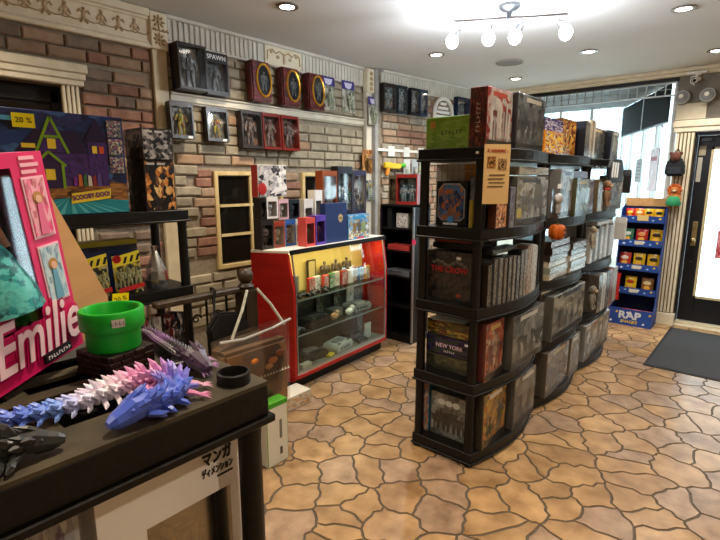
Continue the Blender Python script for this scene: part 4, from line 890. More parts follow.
for k, (c, wd, hh, nm) in enumerate((('#23262c', .03, .27, 'black'), ('#44505e', .028, .26, 'steel blue'), ('#1b1c20', .03, .275, 'jet black'))):
    carton('game_case', nm+' slim game case upright beside the boxed warrior', 'game case', (-1.247+.033*k, 2.455, T4), (wd, .15, hh), 0, flat(c, .3), art([c, '#6a7078', c], 4, k), .002)
carton('game_case', 'mustard yellow slim game case beside the corner post', 'game case', (-1.232, 2.345, T4), (.022, .012, .15), 0, flat('#8d7a2a', .35), art(['#8d7a2a', '#b59d3a', '#4a4020'], 4, 1), .002)
game('small brown and orange card game box behind the for-sale sheet', (-1.128, 2.44, T4), (.13, .045, .155), TP, '#4a2a1a', ['#3d2418', '#8a4a24', '#d9a06a', '#6a3a22'], 2, sc=4.)
game('violet grey game box upright behind the for-sale sheet', (-1.13, 2.548, T4), (.07, .075, .215), TP, '#4a4450', ['#4a4450', '#6a6470', '#332f38'], 2)
r = game('wide grey game box glinting in plastic wrap on the first unit', (-1.125, 2.825, T4), (.47, .07, .275), TP, '#77766f', ['#77766f', '#a9a9a3', '#c9c9c4', '#8a8060', '#5d5c57'], 4, wrap=True)
scrawl(5, .05, flat('#d9d9d4', .4), r, (-.06, -.038, .22), FRONT, 'title'); MB().box((-.19, -.0372, .07), (.06, .001, .05)).build('print_block', flat('#c9b93a', .4), r)
game('flat tan game box lying on top of the wide wrapped one', (-1.140, 2.82, T4+.281), (.44, .11, .045), TP, '#8a8474', ['#8a8474', '#a9a392', '#6a6456'], 3)
# for-sale sheet on the corner post
r = thing('sale_sheet', 'beige printed for-sale sheet hung on the shelving corner post', 'sign', (-1.085, 2.312, 1.50), 0, None, (0, 0, math.radians(48)))
MB().b2((-.068, -.0015, 0), (.068, .0, .295)).build('sheet', mott('#d2b078', '#d9b982', 6, .7), r)
text('À VENDRE :', .021, flat('#9c2f22', .5), r, (0, -.0025, .262), FRONT, 'heading', bold=.0004)
for s, c in ((-1, ['#3d2a18', '#a8682a', '#1a1410', '#d9a050']), (1, ['#2a1f18', '#7d5a3a', '#c9a26a', '#15110e'])): MB().b2((s*.029-.022, -.003, .17+(.01 if s < 0 else 0)), (s*.029+.022, -.0016, .225+(.01 if s < 0 else 0))).build('photo_print', art(c, 3, 2), r)
for k in range(4): MB().b2((-.045+.006*(k % 2), -.0028, .085+.019*k), (.045-.008*((k+1) % 2), -.0016, .090+.019*k)).build('print_line', flat('#4a4030', .6), r)
o = thing('price_sticker', 'tiny white price sticker on the corner of the first unit top tray', 'sticker', (-1.185, 2.2935, 1.752)); MB().b2((-.008, -.0012, 0), (.008, 0, .012)).build('sticker', flat('#f2f2ee', .5), o)
# tray 3 of the first unit
r = game('black horror game box with dripping red title at the shelving end', (-1.372, 2.405, T3), (.290, .055, .285), 0, '#14110f', ['#17130f', '#241d18', '#3d342b', '#17130f'], 4, sc=3.5, wrap=True)
text('THE CROW', .046, flat('#a81a1e', .4), r, (0, -.0325, .178), FRONT, 'title', sx=.98, bold=.0006)
for k in range(9): MB().ball((-.10+.025*k, -.0295, .215+.012*math.sin(k*1.3)), (.014, .003, .010), 8, 5).build('bird_print', flat('#5d5648', .5), r)
for k in range(10): MB().ball((-.11+.024*k, -.0295, .11+.02*math.sin(k*2.1)), (.013, .003, .016), 8, 5).build('bird_print', flat('#3d2c22', .5), r)
MB().box((.06, -.0302, .25), (.028, .001, .016)).build('price_tag', flat('#e8e4da', .5), r); MB().ball((.065, -.0295, .035), (.017, .003, .013), 8, 5).build('seal', flat('#8a3020', .5), r)
game('black flat game box lying across the upright boxes at the shelving end', (-1.37, 2.525, T3+.295), (.28, .22, .03), 0, '#121112', None)
game('dark blue game box upright holding the flat black box behind the horror game', (-1.37, 2.50, T3), (.27, .10, .292), 0, '#1a1e2a', None)
game('grey flat game box with a red edge lying on the black one', (-1.38, 2.53, T3+.326), (.26, .2, .025), 0, '#5a5650', ['#7d2420', '#9a3a30'], 1)
SP = [('#2b2119', .050, .235, 'dark brown'), ('#3f4143', .042, .262, 'graphite'), ('#56585a', .046, .262, 'mid grey'), ('#4a3f3a', .040, .258, 'umber'), ('#34363a', .045, .262, 'charcoal'), ('#4f4b48', .042, .262, 'warm grey'), ('#2f3a44', .046, .258, 'slate'), ('#1f2226', .050, .285, 'black'), ('#5b5048', .05, .285, 'taupe'), ('#8a6a52', .075, .300, 'tan and orange'), ('#a8a8a6', .045, .300, 'light grey'), ('#c4c8ca', .05, .29, 'pale silver'), ('#9aa2a6', .04, .28, 'blue grey')]
y = 2.365
for k, (c, wd, hh, nm) in enumerate(SP):
    xo = -1.147+.075*math.sin(PI*(y+wd/2-2.295)/.9)
    carton('game_case', nm+' game spine in the upright row beside the horror game', 'game case', (xo-.048, y+wd/2, T3), (wd-.003, .085, hh), TP, flat(c, .25), art([c, '#15151a', c, '#b9b2a8', c], 7, k), .003, group='upright spines on the first unit')
    y += wd+.0005
game('long black flat box lying on the upright spines of the first unit', (-1.150, 2.535, T3+.2875), (.32, .075, .025), TP, '#17171a', ['#2b2c30', '#17171a'], 1)
# tray 2 of the first unit
r = game('olive green game box at the bottom of the three-high stack', (-1.365, 2.515, T2), (.295, .27, .095), 0, '#23261b', ['#1f2419', '#39402b', '#2a2f20', '#59603f'], 4, wrap=True)
r = game('purple and green city game box in the middle of the three-high stack', (-1.365, 2.515, T2+.099), (.300, .27, .11), 0, '#1b1630', ['#1a1530', '#2a3a24', '#3a2a5a', '#14121c'], 3, sc=2.5)
text('NEW YORK', .034, flat('#e6c6d6', .4), r, (.01, -.138, .055), FRONT, 'title'); scrawl(6, .02, flat('#d9d0d6', .4), r, (.01, -.138, .024), FRONT, 'title')
MB().box((.125, -.1362, .088), (.03, .001, .012)).build('price_tag', flat('#e8e6e0', .5), r)
r = game('green and yellow game box on top of the three-high stack', (-1.37, 2.52, T2+.2095), (.29, .26, .09), 0, '#4a4a1c', ['#3d4a1f', '#8a7a22', '#c9a52a', '#2a2f1a', '#6a2f1a'], 6, sc=2.5, wrap=True)
r = thing('rule_sheet', 'folded pale paper sheet lying on the three-high stack of games', 'paper', (-1.38, 2.48, T2+.304), .2); MB().prism([(-.11, -.09), (.09, -.10), (.11, .06), (-.09, .09)], 0, .004).build('sheet', flat('#c4c9c0', .5), r)
game('red fantasy game box standing on the second tray of the first unit', (-1.145, 2.478, T2), (.225, .05, .335), TP, '#6d2a20', ['#8a3524', '#b8543a', '#d08a6a', '#5a2018', '#c9b49a'], 5, sc=3.5, wrap=True)
game('big grey game box glinting in clear wrap on the second tray of the first unit', (-1.120, 2.865, T2), (.48, .09, .33), TP, '#55554f', ['#4a4a45', '#7d7d78', '#a8a8a3', '#65655f'], 7, sc=1.8, wrap=True)
# bottom tray of the first unit
r = game('grey zombie-walk game box on the bottom tray at the shelving end', (-1.342, 2.412, T1), (.250, .07, .275), 0, '#6d716f', ['#5d5f5c', '#8a8f8c', '#3d3c3a', '#a5aaa8'], 3, sc=2.2, wrap=True)
for k, (x, hh) in enumerate(((-.085, .12), (-.05, .14), (-.015, .125), (.02, .15), (.055, .13), (.09, .12))): fig_mb(hh, 1.2).build('walker_print', flat(('#221f1d', '#2e2a26')[k % 2], .5), r, loc=(x, -.037, .035+.008*(k % 2))).scale = (1, .05, 1)
for k in range(3): MB().ball((-.05+.05*k, -.0365, .22), (.025, .002, .02), 8, 5).build('moon_print', flat('#cfd4d2', .4), r)
carton('comic_box', 'teal and red comic print box at the back corner of the bottom tray', 'box', (-1.502, 2.415, T1), (.055, .10, .33), 0, flat('#2f6a80', .35), art(['#2f7a96', '#a82f28', '#d9a06a', '#1d4a66', '#c9d6d6'], 4, 3), .003)
game('green and orange dragon game box on the bottom tray of the first unit', (-1.143, 2.525, T1), (.30, .05, .335), TP, '#3d3524', ['#3a4424', '#8a5a2a', '#c97a30', '#5d6a34', '#d9a850', '#4a2a1c'], 5, sc=2.8, wrap=True)
game('plain grey game box in clear wrap on the bottom tray of the first unit', (-1.110, 2.88, T1), (.33, .06, .335), TP, '#5f5c58', ['#565450', '#7d7a76', '#6a6460', '#98958f'], 5, sc=2.0, wrap=True)
game('dark cardboard game box deep inside the bottom tray of the first unit', (-1.36, 2.72, T1), (.28, .30, .25), 0, '#15130f', None)
# middle unit
game('pale wrapped game box standing beside the pumpkin charm', (-1.13, 3.41, T4), (.25, .08, .325), TP, '#9a9a98', ['#84868a', '#b9bcbe', '#d6d8d8', '#7d6a60'], 4, wrap=True)
game('moss green game box on the fourth tray of the middle unit', (-1.10, 3.69, T4), (.29, .07, .26), TP, '#5d6340', ['#5d6344', '#7d8460', '#8f9674', '#4a4f36'], 5, wrap=True)
game('lavender grey game box next to the moss green one', (-1.12, 3.945, T4), (.19, .07, .25), TP, '#8d8f9c', ['#8d8f9c', '#a9abb6', '#6a6d7c', '#c4c4cc'], 6, wrap=True)
game('dark red game box lying flat above the moss green one', (-1.20, 3.72, T4+.266), (.36, .2, .05), TP, '#2a1416', ['#3a1a1c', '#6a2a2a', '#1a0e10'], 2)
zz = T3
for k, (c, wd, hh, xo, nm) in enumerate((('#b9ae92', .84, .042, 0, 'cream'), ('#8a9088', .80, .045, .005, 'grey green'), ('#c9c4b4', .82, .04, -.005, 'off-white'), ('#56504a', .76, .045, .0, 'dark taupe'), ('#3a3632', .66, .05, .01, 'near black'), ('#4a3f34', .62, .045, .0, 'dark brown'))):
    # two piles side by side, the farther pile lower
    game(nm+' flat game box in the taller pile on the middle unit', (-1.255+xo, 3.475, zz), (.385, .27, hh), TP, c, [c, '#2a2724', c, '#d9d2c4'], k, sc=5.)
    if k < 5: game(nm+' flat game box in the lower pile on the middle unit', (-1.240+xo, 3.862, zz), (.37, .27, hh), TP, c, [c, '#8a8476', '#35302a', c], k+3, sc=5.)
    zz += hh+.001
r = game('wide silvery game box in clear wrap on the second tray of the middle unit', (-1.125, 3.655, T2), (.70, .09, .325), TP, '#6f6c62', ['#5d5b52', '#8a887e', '#aaa89e', '#73695a'], 3, sc=1.8, wrap=True)
scrawl(5, .09, flat('#9d9a8d', .4), r, (0, -.047, .19), FRONT, 'title')
game('brown grey game box in clear wrap on the bottom tray of the middle unit', (-1.13, 3.52, T1), (.46, .08, .335), TP, '#6a5f52', ['#5d5347', '#8d8272', '#a39887', '#6f6152'], 6, sc=2.2, wrap=True)
game('narrow beige game box on the bottom tray of the middle unit', (-1.125, 3.905, T1), (.21, .08, .325), TP, '#8d8474', ['#8d8474', '#b0a794', '#6f6757'], 2, wrap=True)
# unit nearest the snack display
game('glossy grey game box on the fourth tray of the unit by the snacks', (-1.115, 4.66, T4), (.46, .08, .29), TP, '#7d807e', ['#6a6e6e', '#9da2a2', '#c4c9c9', '#565a5a'], 4, wrap=True)
game('tan game box on the fourth tray behind the hanging monkey plush', (-1.14, 4.305, T4), (.17, .08, .26), TP, '#8a7a5c', ['#8a7a5c', '#b0a080', '#5d5240'], 4)
y = 4.203
for k in range(10):
    c = ('#d6d8d6', '#3a4044', '#c2c6c6', '#4f555a', '#dcdcd8', '#8d9698', '#e2e2de', '#5a4f48', '#b9bebe', '#cfd4d4')[k]; nm = ('white', 'black', 'pale grey', 'slate', 'ivory', 'mid grey', 'bright white', 'brown', 'silver', 'light grey')[k]
    carton('game_case', nm+' book spine in the row on the unit by the snacks', 'book', (-1.225, y+.036, T3), (.068, .22, .30-.012*(k % 3)), TP, flat(c, .3), art([c, c, '#55585a', c], 6, k), .003, group='book row on the last unit'); y += .0735
game('white game box lying on the book row of the last unit', (-1.22, 4.62, T3+.302), (.5, .2, .035), TP, '#d0d3d2', ['#d0d3d2', '#e2e4e2', '#a9adac'], 1)
for k, (c, nm) in enumerate((('#4f4a44', 'brown'), ('#c9cac6', 'white'), ('#2c2d30', 'black'), ('#7d3a34', 'red'), ('#a9aaa6', 'pale grey'))):
    game(nm+' upright game box on the second tray of the unit by the snacks', (-1.15, 4.36+.125*k, T2), (.118, .2, .33-.01*(k % 2)), TP, c, [c, '#8d8d8a', c, '#3a3a3c'], k+2, sc=4.)
for k, (c, nm) in enumerate((('#9fa19e', 'silver'), ('#b9bab6', 'pale grey'), ('#8d8f8c', 'mid grey'), ('#c4c5c1', 'off-white'))):
    game(nm+' wrapped game box on the bottom tray of the unit by the snacks', (-1.14, 4.30+.19*k, T1), (.182, .09, .315), TP, c, [c, '#6f716e', c, '#d9dad6'], k+1, sc=3., wrap=True)

# hanging plush and charms on the units
def plush(label, loc, s, col, col2, rz=TP, long=1., hang=.06, cat='plush toy', back=.055):
    """soft animal: body, head with ears and muzzle, arms, legs, hanging loop"""
    r = thing('hanging_plush', label, cat, loc, rz); fm = mott(col, col2, 60, .95, .4)
    MB().ball((0, 0, s*.55*long), (s*.30, s*.24, s*.42*long), 12, 9).build('body', fm, r, smooth=True)
    hd = MB().ball((0, 0, s*(.95*long+.22)), (s*.27, s*.25, s*.26), 12, 9).build('head', fm, r, smooth=True); hz = s*(.95*long+.22)
    MB().ball((0, -s*.21, hz-s*.06), (s*.15, s*.12, s*.11), 10, 7).build('muzzle', mott('#b99a74', '#cdb08c', 40, .95), hd, smooth=True)
    for q in (-1, 1):
        MB().ball((q*s*.24, 0, hz+s*.17), (s*.09, s*.05, s*.10), 8, 6).build('ear', fm, hd, smooth=True); MB().ball((q*s*.1, -s*.235, hz+s*.05), s*.035, 8, 6).build('eye', BLACK, hd)
        MB().tube([(q*s*.24, 0, s*.85*long), (q*s*.40, -s*.05, s*.55*long), (q*s*.36, -s*.1, s*.28*long)], [s*.09, s*.085, s*.10], 8).build('arm', fm, r, smooth=True)
        MB().tube([(q*s*.15, -.0, s*.3*long), (q*s*.22, -s*.08, s*.05), (q*s*.22, -s*.16, -s*.12)], [s*.12, s*.10, s*.11], 8).build('leg', fm, r, smooth=True)
    MB().tube([(0, 0, hz+s*.24), (.004, back*.5, hz+s*.25+hang*.7), (0, back, hz+s*.25+hang)], .003, 5).build('hanging_loop', flat('#3a3a38', .6), r)
    return r
plush('brown monkey plush with red scarf hanging on the unit by the snacks', (-1.03, 4.20, 1.43), .13, '#6d5038', '#8f6e4f', hang=.125, back=.094)
MB().tube([(.026*math.cos(a), .024*math.sin(a), 0) for a in [q*PI/6 for q in range(13)]], .009, 6).build('scarf', flat('#b23a2a', .8), bpy.data.objects['hanging_plush'], smooth=True, loc=(0, 0, .122))
plush('long grey beige plush hanging below the monkey plush', (-1.085, 4.125, 1.09), .10, '#8a8272', '#a89f8c', long=1.25, hang=.065, back=.07)
plush('mottled grey plush with pale belly hanging lowest on the shelving row', (-1.055, 4.150, .59), .125, '#4d4a42', '#8d8878', hang=.13, back=.082)
r = thing('pumpkin_charm', 'orange pumpkin lantern charm hanging between the first two units', 'toy', (-1.068, 3.222, 1.235), TP)
m = MB(); [m.ball((.026*math.cos(a), .026*math.sin(a), .05), (.03, .03, .05), 10, 8) for a in [q*PI/3 for q in range(6)]]; m.build('pumpkin', flat('#b8590f', .6), r, smooth=True)
MB().tube([(0, 0, .095), (.004, 0, .115)], .007, 6).build('stem', flat('#5a4a24', .7), r)
for q in (-1, 1): MB().prism([(q*.018-.009, .06), (q*.018+.009, .06), (q*.018, .075)], -.058, -.05, 'y').build('eye_cut', flat('#3a1a08', .6), r)
MB().prism([(-.022, .03), (.022, .03), (.014, .042), (-.014, .042)], -.057, -.05, 'y').build('mouth_cut', flat('#3a1a08', .6), r); MB().tube([(0, 0, .113), (0, .07, .12)], .002, 5).build('hanging_loop', BLACK, r)
r = thing('figure_charm', 'pale bagged figure charm hanging over the pumpkin charm', 'toy', (-1.075, 3.225, 1.41), TP); fig_mb(.13, 1.3, True).build('figure', flat('#c9cacc', .4), r, smooth=True); MB().b2((-.035, -.035, -.01), (.035, .035, .16)).build('pouch', WRAP, r, .01); MB().box((0, 0, .17), (.06, .005, .03)).build('header_card', flat('#e0e0de', .5), r)
r = thing('card_pouch', 'black hanging pouch with three white cards on the last unit', 'pouch', (-1.045, 4.46, 1.60), TP)
MB().prism([(-.22, 0), (.22, 0), (.22, .12), (.14, .19), (-.14, .19), (-.22, .12)], -.015, .015, 'y').build('pouch', flat('#131315', .6), r, .006)
for k in range(3): MB().box((-.15+.075*k, -.018, .10), (.045, .003, .12), (0, .15, 0)).build('card', flat('#dcdcd8', .5), r)
for k, (z, c, nm) in enumerate(((1.50, '#23211f', 'black cloth cap'), (1.06, '#c6c2ba', 'pale carded pack'))):
    r = thing('end_hook_item', nm+' hanging on the outer end of the last unit', 'goods', (-1.10, 5.085, z), TP); MB().prism([(-.018, 0), (.018, 0), (.02, .16), (.0, .22), (-.02, .16)], -.05, .05, 'y').build('item_body', flat(c, .6), r, .006); MB().tube([(0, 0, .21), (0, .0, .26)], .003, 5).build('hook', STEEL, r)

# ------------------------------------------------------------------ display case
CA = math.radians(3.1); CR = TP+CA   # front faces the aisle, the case is a touch askew
cs = thing('display_case', 'glass display case with red laminate ends and a raked glass front', 'display case', (-2.655, 2.325, 0), CR)
SH_ = (.42, .70); CW, CD, CH = 1.235, .30, 1.085      # local x along the front, +y to the back
RED = mott('#a81a16', '#bb231d', 3, .25, 0, 3, stretch=(1, 1, 6))
prof = [(.02, .075), (CD, .075), (CD, CH), (.04, CH), (.0, .80), (.0, .10)]; SK = .48   # the near end panel splays outward to the back
n = len(prof); vs = [(x-SK*y, y, z) for x in (0, .022) for y, z in prof]
MB().add(vs, [tuple(range(n))[::-1], tuple(range(n, 2*n))]+[(i, (i+1) % n, n+(i+1) % n, n+i) for i in range(n)]).build('end_panel', RED, cs, .002)
MB().prism(prof, CW-.022, CW, 'x').build('end_panel', RED, cs, .002)
MB().b2((.022, .05, .0), (CW-.022, CD-.03, .09)).build('toe_kick', flat('#0c0b0b', .5), cs)
MB().b2((.022, -.004, .09), (CW-.022, .03, .125)).build('bottom_rail', RED, cs, .004)
MB().b2((.022, -.002, .126), (CW-.022, .02, .15)).build('metal_strip', flat('#b9bbb8', .3, .8), cs)
MB().b2((.022, .02, .125), (CW-.022, CD-.01, .14)).build('case_floor', mott('#6d6a64', '#84817a', 10, .5), cs)
MB().b2((.022, CD-.018, SH_[1]), (CW-.022, CD-.004, CH-.02)).build('back_panel', flat('#d9c274', .5), cs)
MB().b2((.022, CD-.018, .14), (CW-.022, CD-.004, SH_[1])).build('dark_back_panel', mott('#2a2a2b', '#3a3a3a', 6, .5), cs)
MB().prism([(-SK*.03, .03), (CW, .03), (CW, CD), (-SK*CD, CD)], CH, CH+.022).build('counter_top', flat('#e6e2d6', .35), cs, .003)
MB().b2((.0, .018, CH-.012), (CW, .034, CH+.022)).build('front_edge_strip', flat('#111111', .4), cs)
m = MB(); m.prism([(.0, .15), (.005, .15), (.005, .80), (.0, .80)], .024, CW-.024, 'x'); m.prism([(.0, .80), (.005, .80), (.040, CH-.014), (.035, CH-.014)], .024, CW-.024, 'x'); m.build('front_glass', CASEGLASS, cs)
for x in (.024, CW-.034): MB().prism([(-.002, .15), (.008, .15), (.008, .80), (.042, CH-.012), (.032, CH-.012), (-.002, .80)], x, x+.010, 'x').build('edge_strip', flat('#a9aba8', .3, .8), cs)
SH = (.42, .70)
for z in SH:
    MB().b2((.03, .03, z), (CW-.03, CD-.022, z+.006)).build('glass_shelf', glass('#eaf4f0', .06), cs); MB().b2((.03, .024, z-.002), (CW-.03, .031, z+.009)).build('shelf_edge', flat('#8d9a94', .3, .5), cs)
MB().b2((.05, .07, CH-.022), (CW-.05, .10, CH-.004)).build('lamp_strip', emis('#ffe2a8', 5), cs)
cl = bpy.data.lights.new('case_lamp', 'AREA'); cl.shape = 'RECTANGLE'; cl.size = 1.1; cl.size_y = .04; cl.energy = 3.; cl.color = (1, .84, .55)
q = bpy.data.objects.new('case_lamp', cl); COL.objects.link(q); q.parent = cs; q.location = (CW/2, .085, CH-.03)
MC_ = Matrix.Translation(Vector((-2.655, 2.325, 0))) @ Matrix.Rotation(CR, 4, 'Z')
def cw(x, y, z): return tuple(MC_ @ Vector((x, y, z)))
ZS = SH[1]+.0068; ZM = SH[0]+.0068; ZF = .1408
CART = [('#b8352a', 'red'), ('#d9d0c0', 'white'), ('#c9463a', 'bright red'), ('#3f7d3a', 'green'), ('#c9b9a0', 'beige'), ('#a82f2a', 'crimson'), ('#e0d6c6', 'ivory'), ('#8a2f38', 'maroon'), ('#3d5a8a', 'blue'), ('#c48a3a', 'orange')]
for k, (c, nm) in enumerate(CART):
    carton('game_cartridge_box', nm+' small game box in the row on the upper glass shelf', 'game box', cw(.34+.083*k, .145+.015*math.sin(k*2), ZS), (.072, .03, .125+.02*((k*3) % 3)), CR+.1*math.sin(k), flat(c, .35), art([c, '#e0d6c6', c, '#3a2a28'], 4, k), .006, group='small game boxes in the display case')
for k, (c, nm) in enumerate((('#23211d', 'black'), ('#4a3f30', 'brown'), ('#2d3a30', 'dark green'), ('#1a1a1e', 'jet'), ('#3a3632', 'charcoal'))):
    r = thing('boxed_trinket', nm+' boxed trinket stacked by the red end panel in the case', 'toy', cw(.075+.06*(k % 2), .08+.04*k, ZS if k < 3 else ZM), CR); MB().box((0, 0, .06+.03*(k % 3)), (.05, .04, .12+.06*(k % 3))).build('carton', art([c, '#8d8577', c, '#c9c2b2'], 5, k), r, .002); MB().box((0, -.0205, .08), (.036, .001, .05)).build('label_print', flat('#9a927f', .5), r)
carton('framed_card', 'small picture card in a dark frame on the upper glass shelf', 'picture', cw(.46, .25, ZS+.0), (.10, .014, .25), CR, flat('#3a2f22', .4), flat('#b9a56a', .5), .012)
for k, (x, nm) in enumerate(((.60, 'dark brown'), (.75, 'grey'), (.90, 'black'))):
    r = thing('boxed_figure', nm+' small figure standing at the back of the upper glass shelf', 'figure', cw(x, .225, ZS), CR); fig_mb(.21, 1.6, False, .04).build('figure', art(['#2a2018', '#6d563a', '#8d8577'], 4, k), r, smooth=True, loc=(0, 0, .012)); MB().lathe([(.045, 0), (.045, .006)], 16).build('base', BLACK, r)
for k, x in enumerate((.17, .30, .43)):
    r = thing('game_controller', ('black', 'dark grey', 'charcoal')[k]+' game controller with a coiled lead on the upper shelf front', 'controller', cw(x, .085, ZS+.006), CR+.3*k)
    m = MB(); m.ball((0, 0, .018), (.05, .03, .017), 12, 7); [m.tube([(s*.035, 0, .018), (s*.05, -.03, .014), (s*.052, -.045, .01)], [.018, .016, .011], 8) for s in (-1, 1)]; m.build('controller_body', flat(('#141414', '#2c2c2e', '#1e1e20')[k], .4), r, smooth=True)
    for s in (-1, 1): MB().tube([(s*.022, -.006, .03), (s*.022, -.006, .041)], [.007, .009], 8).build('thumb_stick', flat('#3a3a3c', .5), r)
def console(label, x, y, z, col, rz=0., s=1., slots=True):
    r = thing('game_console', label, 'console', cw(x, y, z), CR+rz); c = flat(col, .45)
    MB().prism([(-.11*s, 0), (.11*s, 0), (.12*s, .03*s), (.10*s, .06*s), (-.10*s, .06*s), (-.12*s, .03*s)], -.07*s, .07*s, 'y').build('shell', c, r, .006, 2)
    MB().b2((-.06*s, -.03*s, .06*s), (.06*s, .03*s, .066*s)).build('lid', flat('#8a8a88' if col != '#1d1d1f' else '#333336', .4), r, .002)
    for k in range(4): MB().b2((-.065*s+.035*s*k, -.0715*s, .018*s), (-.045*s+.035*s*k, -.07*s, .034*s)).build('port', BLACK, r)
    for k in range(2): MB().b2((-.08*s+.13*s*k, -.06*s, .06*s), (-.05*s+.13*s*k, -.045*s, .066*s)).build('button', flat('#5a5a5c', .4), r)
    return r
console('pale grey game console on the case floor beside the framed note', .66, .13, ZF, '#c2c0b8', .15, 1.15)
console('charcoal game console on the case floor by the red end', .33, .16, ZF, '#2a2a2c', -.1, 1.2)
console('black game console on the middle glass shelf by the red end', .37, .15, ZM, '#1d1d1f', .1, 1.25)
console('grey game console at the far end of the middle glass shelf', .98, .17, ZM, '#8d8b86', -.1, 1.1)
carton('framed_note', 'white note card standing on the case floor at the far end', 'card', cw(1.06, .10, ZF), (.10, .012, .145), CR, flat('#cfcabc', .5), art(['#d9d4c6', '#e6e2d6', '#a9a294'], 4, 2), .01)
carton('cartridge', 'yellow game cartridge lying on the case floor', 'cartridge', cw(.47, .055, ZF), (.085, .045, .02), CR+.3, flat('#d9b81f', .4), None)
carton('cartridge', 'cream game cartridge lying on the case floor by the red end', 'cartridge', cw(.17, .06, ZF), (.11, .05, .03), CR, flat('#c9c0a8', .4), None)
for k, (x, nm) in enumerate(((.59, 'orange striped'), (.80, 'white'))):
    r = thing('toy_shoe_figure', nm+' small toy on the middle glass shelf', 'toy', cw(x, .11, ZM), CR); m = MB(); m.ball((0, 0, .03), (.05, .03, .03), 10, 7); m.ball((.04, 0, .055), (.025, .024, .024), 10, 7); m.build('toy_body', art(['#8a4a1f', '#c9802f', '#e8d8c0'] if k == 0 else ['#e0dcd2', '#f0ede6'], 4, k), r, smooth=True); [MB().ball((.055, s*.014, .063), .005, 6, 4).build('eye', BLACK, r) for s in (-1, 1)]
carton('camera_box', 'grey retro camera box on the middle glass shelf', 'box', cw(.68, .19, ZM), (.13, .09, .07), CR, flat('#6a6864', .4), art(['#6a6864', '#8d8a84', '#3a3836'], 4, 2), .006)
for k, (x, y, c, nm) in enumerate(((.545, .205, '#2a2724', 'black'), (.86, .10, '#4a4640', 'grey'))): carton('cartridge', nm+' game cartridge lying among the consoles in the case', 'cartridge', cw(x, y, ZM if k in (0, 1) else ZF), (.09, .06, .022), CR+.4*k, flat(c, .4), None)

def pad(label, x, y, z, col, rz):
    r = thing('game_controller', label, 'controller', cw(x, y, z+.007), CR+rz)
    m = MB(); m.ball((0, 0, .02), (.055, .034, .019), 12, 7); [m.tube([(s*.038, 0, .02), (s*.056, -.032, .016), (s*.058, -.048, .013)], [.02, .017, .012], 8) for s in (-1, 1)]; m.build('controller_body', flat(col, .45), r, smooth=True)
    for s in (-1, 1): MB().tube([(s*.024, -.006, .034), (s*.024, -.006, .046)], [.008, .010], 8).build('thumb_stick', flat('#55555a', .5), r)
    MB().tube([(0, .033, .02), (.03, .05, .008), (.07, .045, .006), (.09, .02, .006)], .004, 5).build('lead', BLACK, r, smooth=True)
pad('grey controller with a lead on the middle shelf by the red end', .11, .095, ZM, '#4a4a4c', .3);
pad('charcoal controller with a lead on the case floor at the far end', .92, .085, ZF, '#26262a', .0)
console('black game console standing behind the dark controller on the case floor', .95, .21, ZF, '#1d1d1f', .0, .95)
for k, (x, c, nm) in enumerate(((.56, '#17171a', 'black'), (.80, '#3a342c', 'brown'), (1.00, '#d0cabb', 'white'), (1.10, '#26303a', 'slate'))): carton('media_case', nm+' media case upright at the back of the middle glass shelf', 'game case', cw(x, .262, ZM), (.10, .02, .19-.02*(k % 2)), CR, flat(c, .4), art([c, '#8a857a', c, '#2a2826'], 3, k), .006)
for k, (x, c, nm) in enumerate(((.12, '#3a3128', 'brown'), (.22, '#1d1d20', 'black'), (1.14, '#5a5650', 'grey'))): carton('media_case', nm+' media case upright at the back of the case floor', 'game case', cw(x, .262, ZF), (.09, .02, .20-.02*(k % 2)), CR, flat(c, .4), art([c, '#8a857a', c, '#2a2826'], 3, k+4), .006)
# goods on the counter top
ZC = CH+.0228
POPW = [('#e2dcd0', 'white'), ('#d9d2c6', 'cream')]
def pop(label, x, y, z, size, body, fcols, rz=0., sd=1, header=None, title=None, big=True, **k):
    return figbox('vinyl_figure_box', label, 'toy box', cw(x, y, z), size, CR+rz, flat(body, .35), art(fcols, 4, sd), art([body, '#6a6560'], 3, sd), header and flat(header, .35), k.pop('band', .2), big=big, title=title, **k)
pop('black window box with a dark figure at the counter end by the small window', -0.050, .25, ZC, (.115, .085, .225), '#1f1a18', ['#1a1414', '#4a2a24', '#6d5a50'], sd=1, header='#2a2220')
pop('tan window box with a figure next to the black one on the counter', 0.070, .25, ZC, (.11, .085, .205), '#cfc4b0', ['#2a2420', '#7d6a55', '#b59d7a'], sd=2, header='#8d3a2a')
pop('white window box with a blue header on the counter', 0.187, .25, ZC, (.112, .085, .21), '#e0dcd4', ['#3d3a36', '#b9a98a', '#4d6a8a'], sd=3, header='#2f5a9a')
pop('white window box with a red figure on the counter', 0.293, .25, ZC, (.088, .085, .20), '#ece8e0', ['#a8322a', '#e0d0c0', '#5a2a20'], sd=4, header='#dcd8d0')
pop('narrow black window box in the second layer by the small window', -0.077, .25, ZC+.2265, (.055, .08, .155), '#17130f', ['#1a1210', '#3d2a22'], sd=5, header='#17130f')
pop('white window box with a black and white figure in the second layer', 0.009, .25, ZC+.2265, (.11, .08, .16), '#d9d5cc', ['#1a1818', '#e2ded6', '#4a4644'], sd=6, header='#e6e2da')
pop('grey window box with a pale figure in the second layer', 0.123, .25, ZC+.2125, (.105, .08, .155), '#b9b4aa', ['#8d8578', '#d9d0c0', '#2a2624'], sd=7, header='#c9a0a8')
pop('dark teal window box in the second layer', 0.240, .25, ZC+.2125, (.11, .08, .15), '#1d2a30', ['#1a2428', '#3d5058', '#26343a'], sd=8, header='#1d2a30')
r = carton('hero_collage_box', 'black, white and red anime collage box on the stacked window boxes', 'toy box', cw(0.025, .252, ZC+.388), (.285, .07, .235), CR, flat('#d6d2c8', .35), art(['#17161a', '#35323a', '#d9d4cc', '#8f8a90', '#efece6'], 2.6, 5), .004, side=flat('#b5322e', .4))
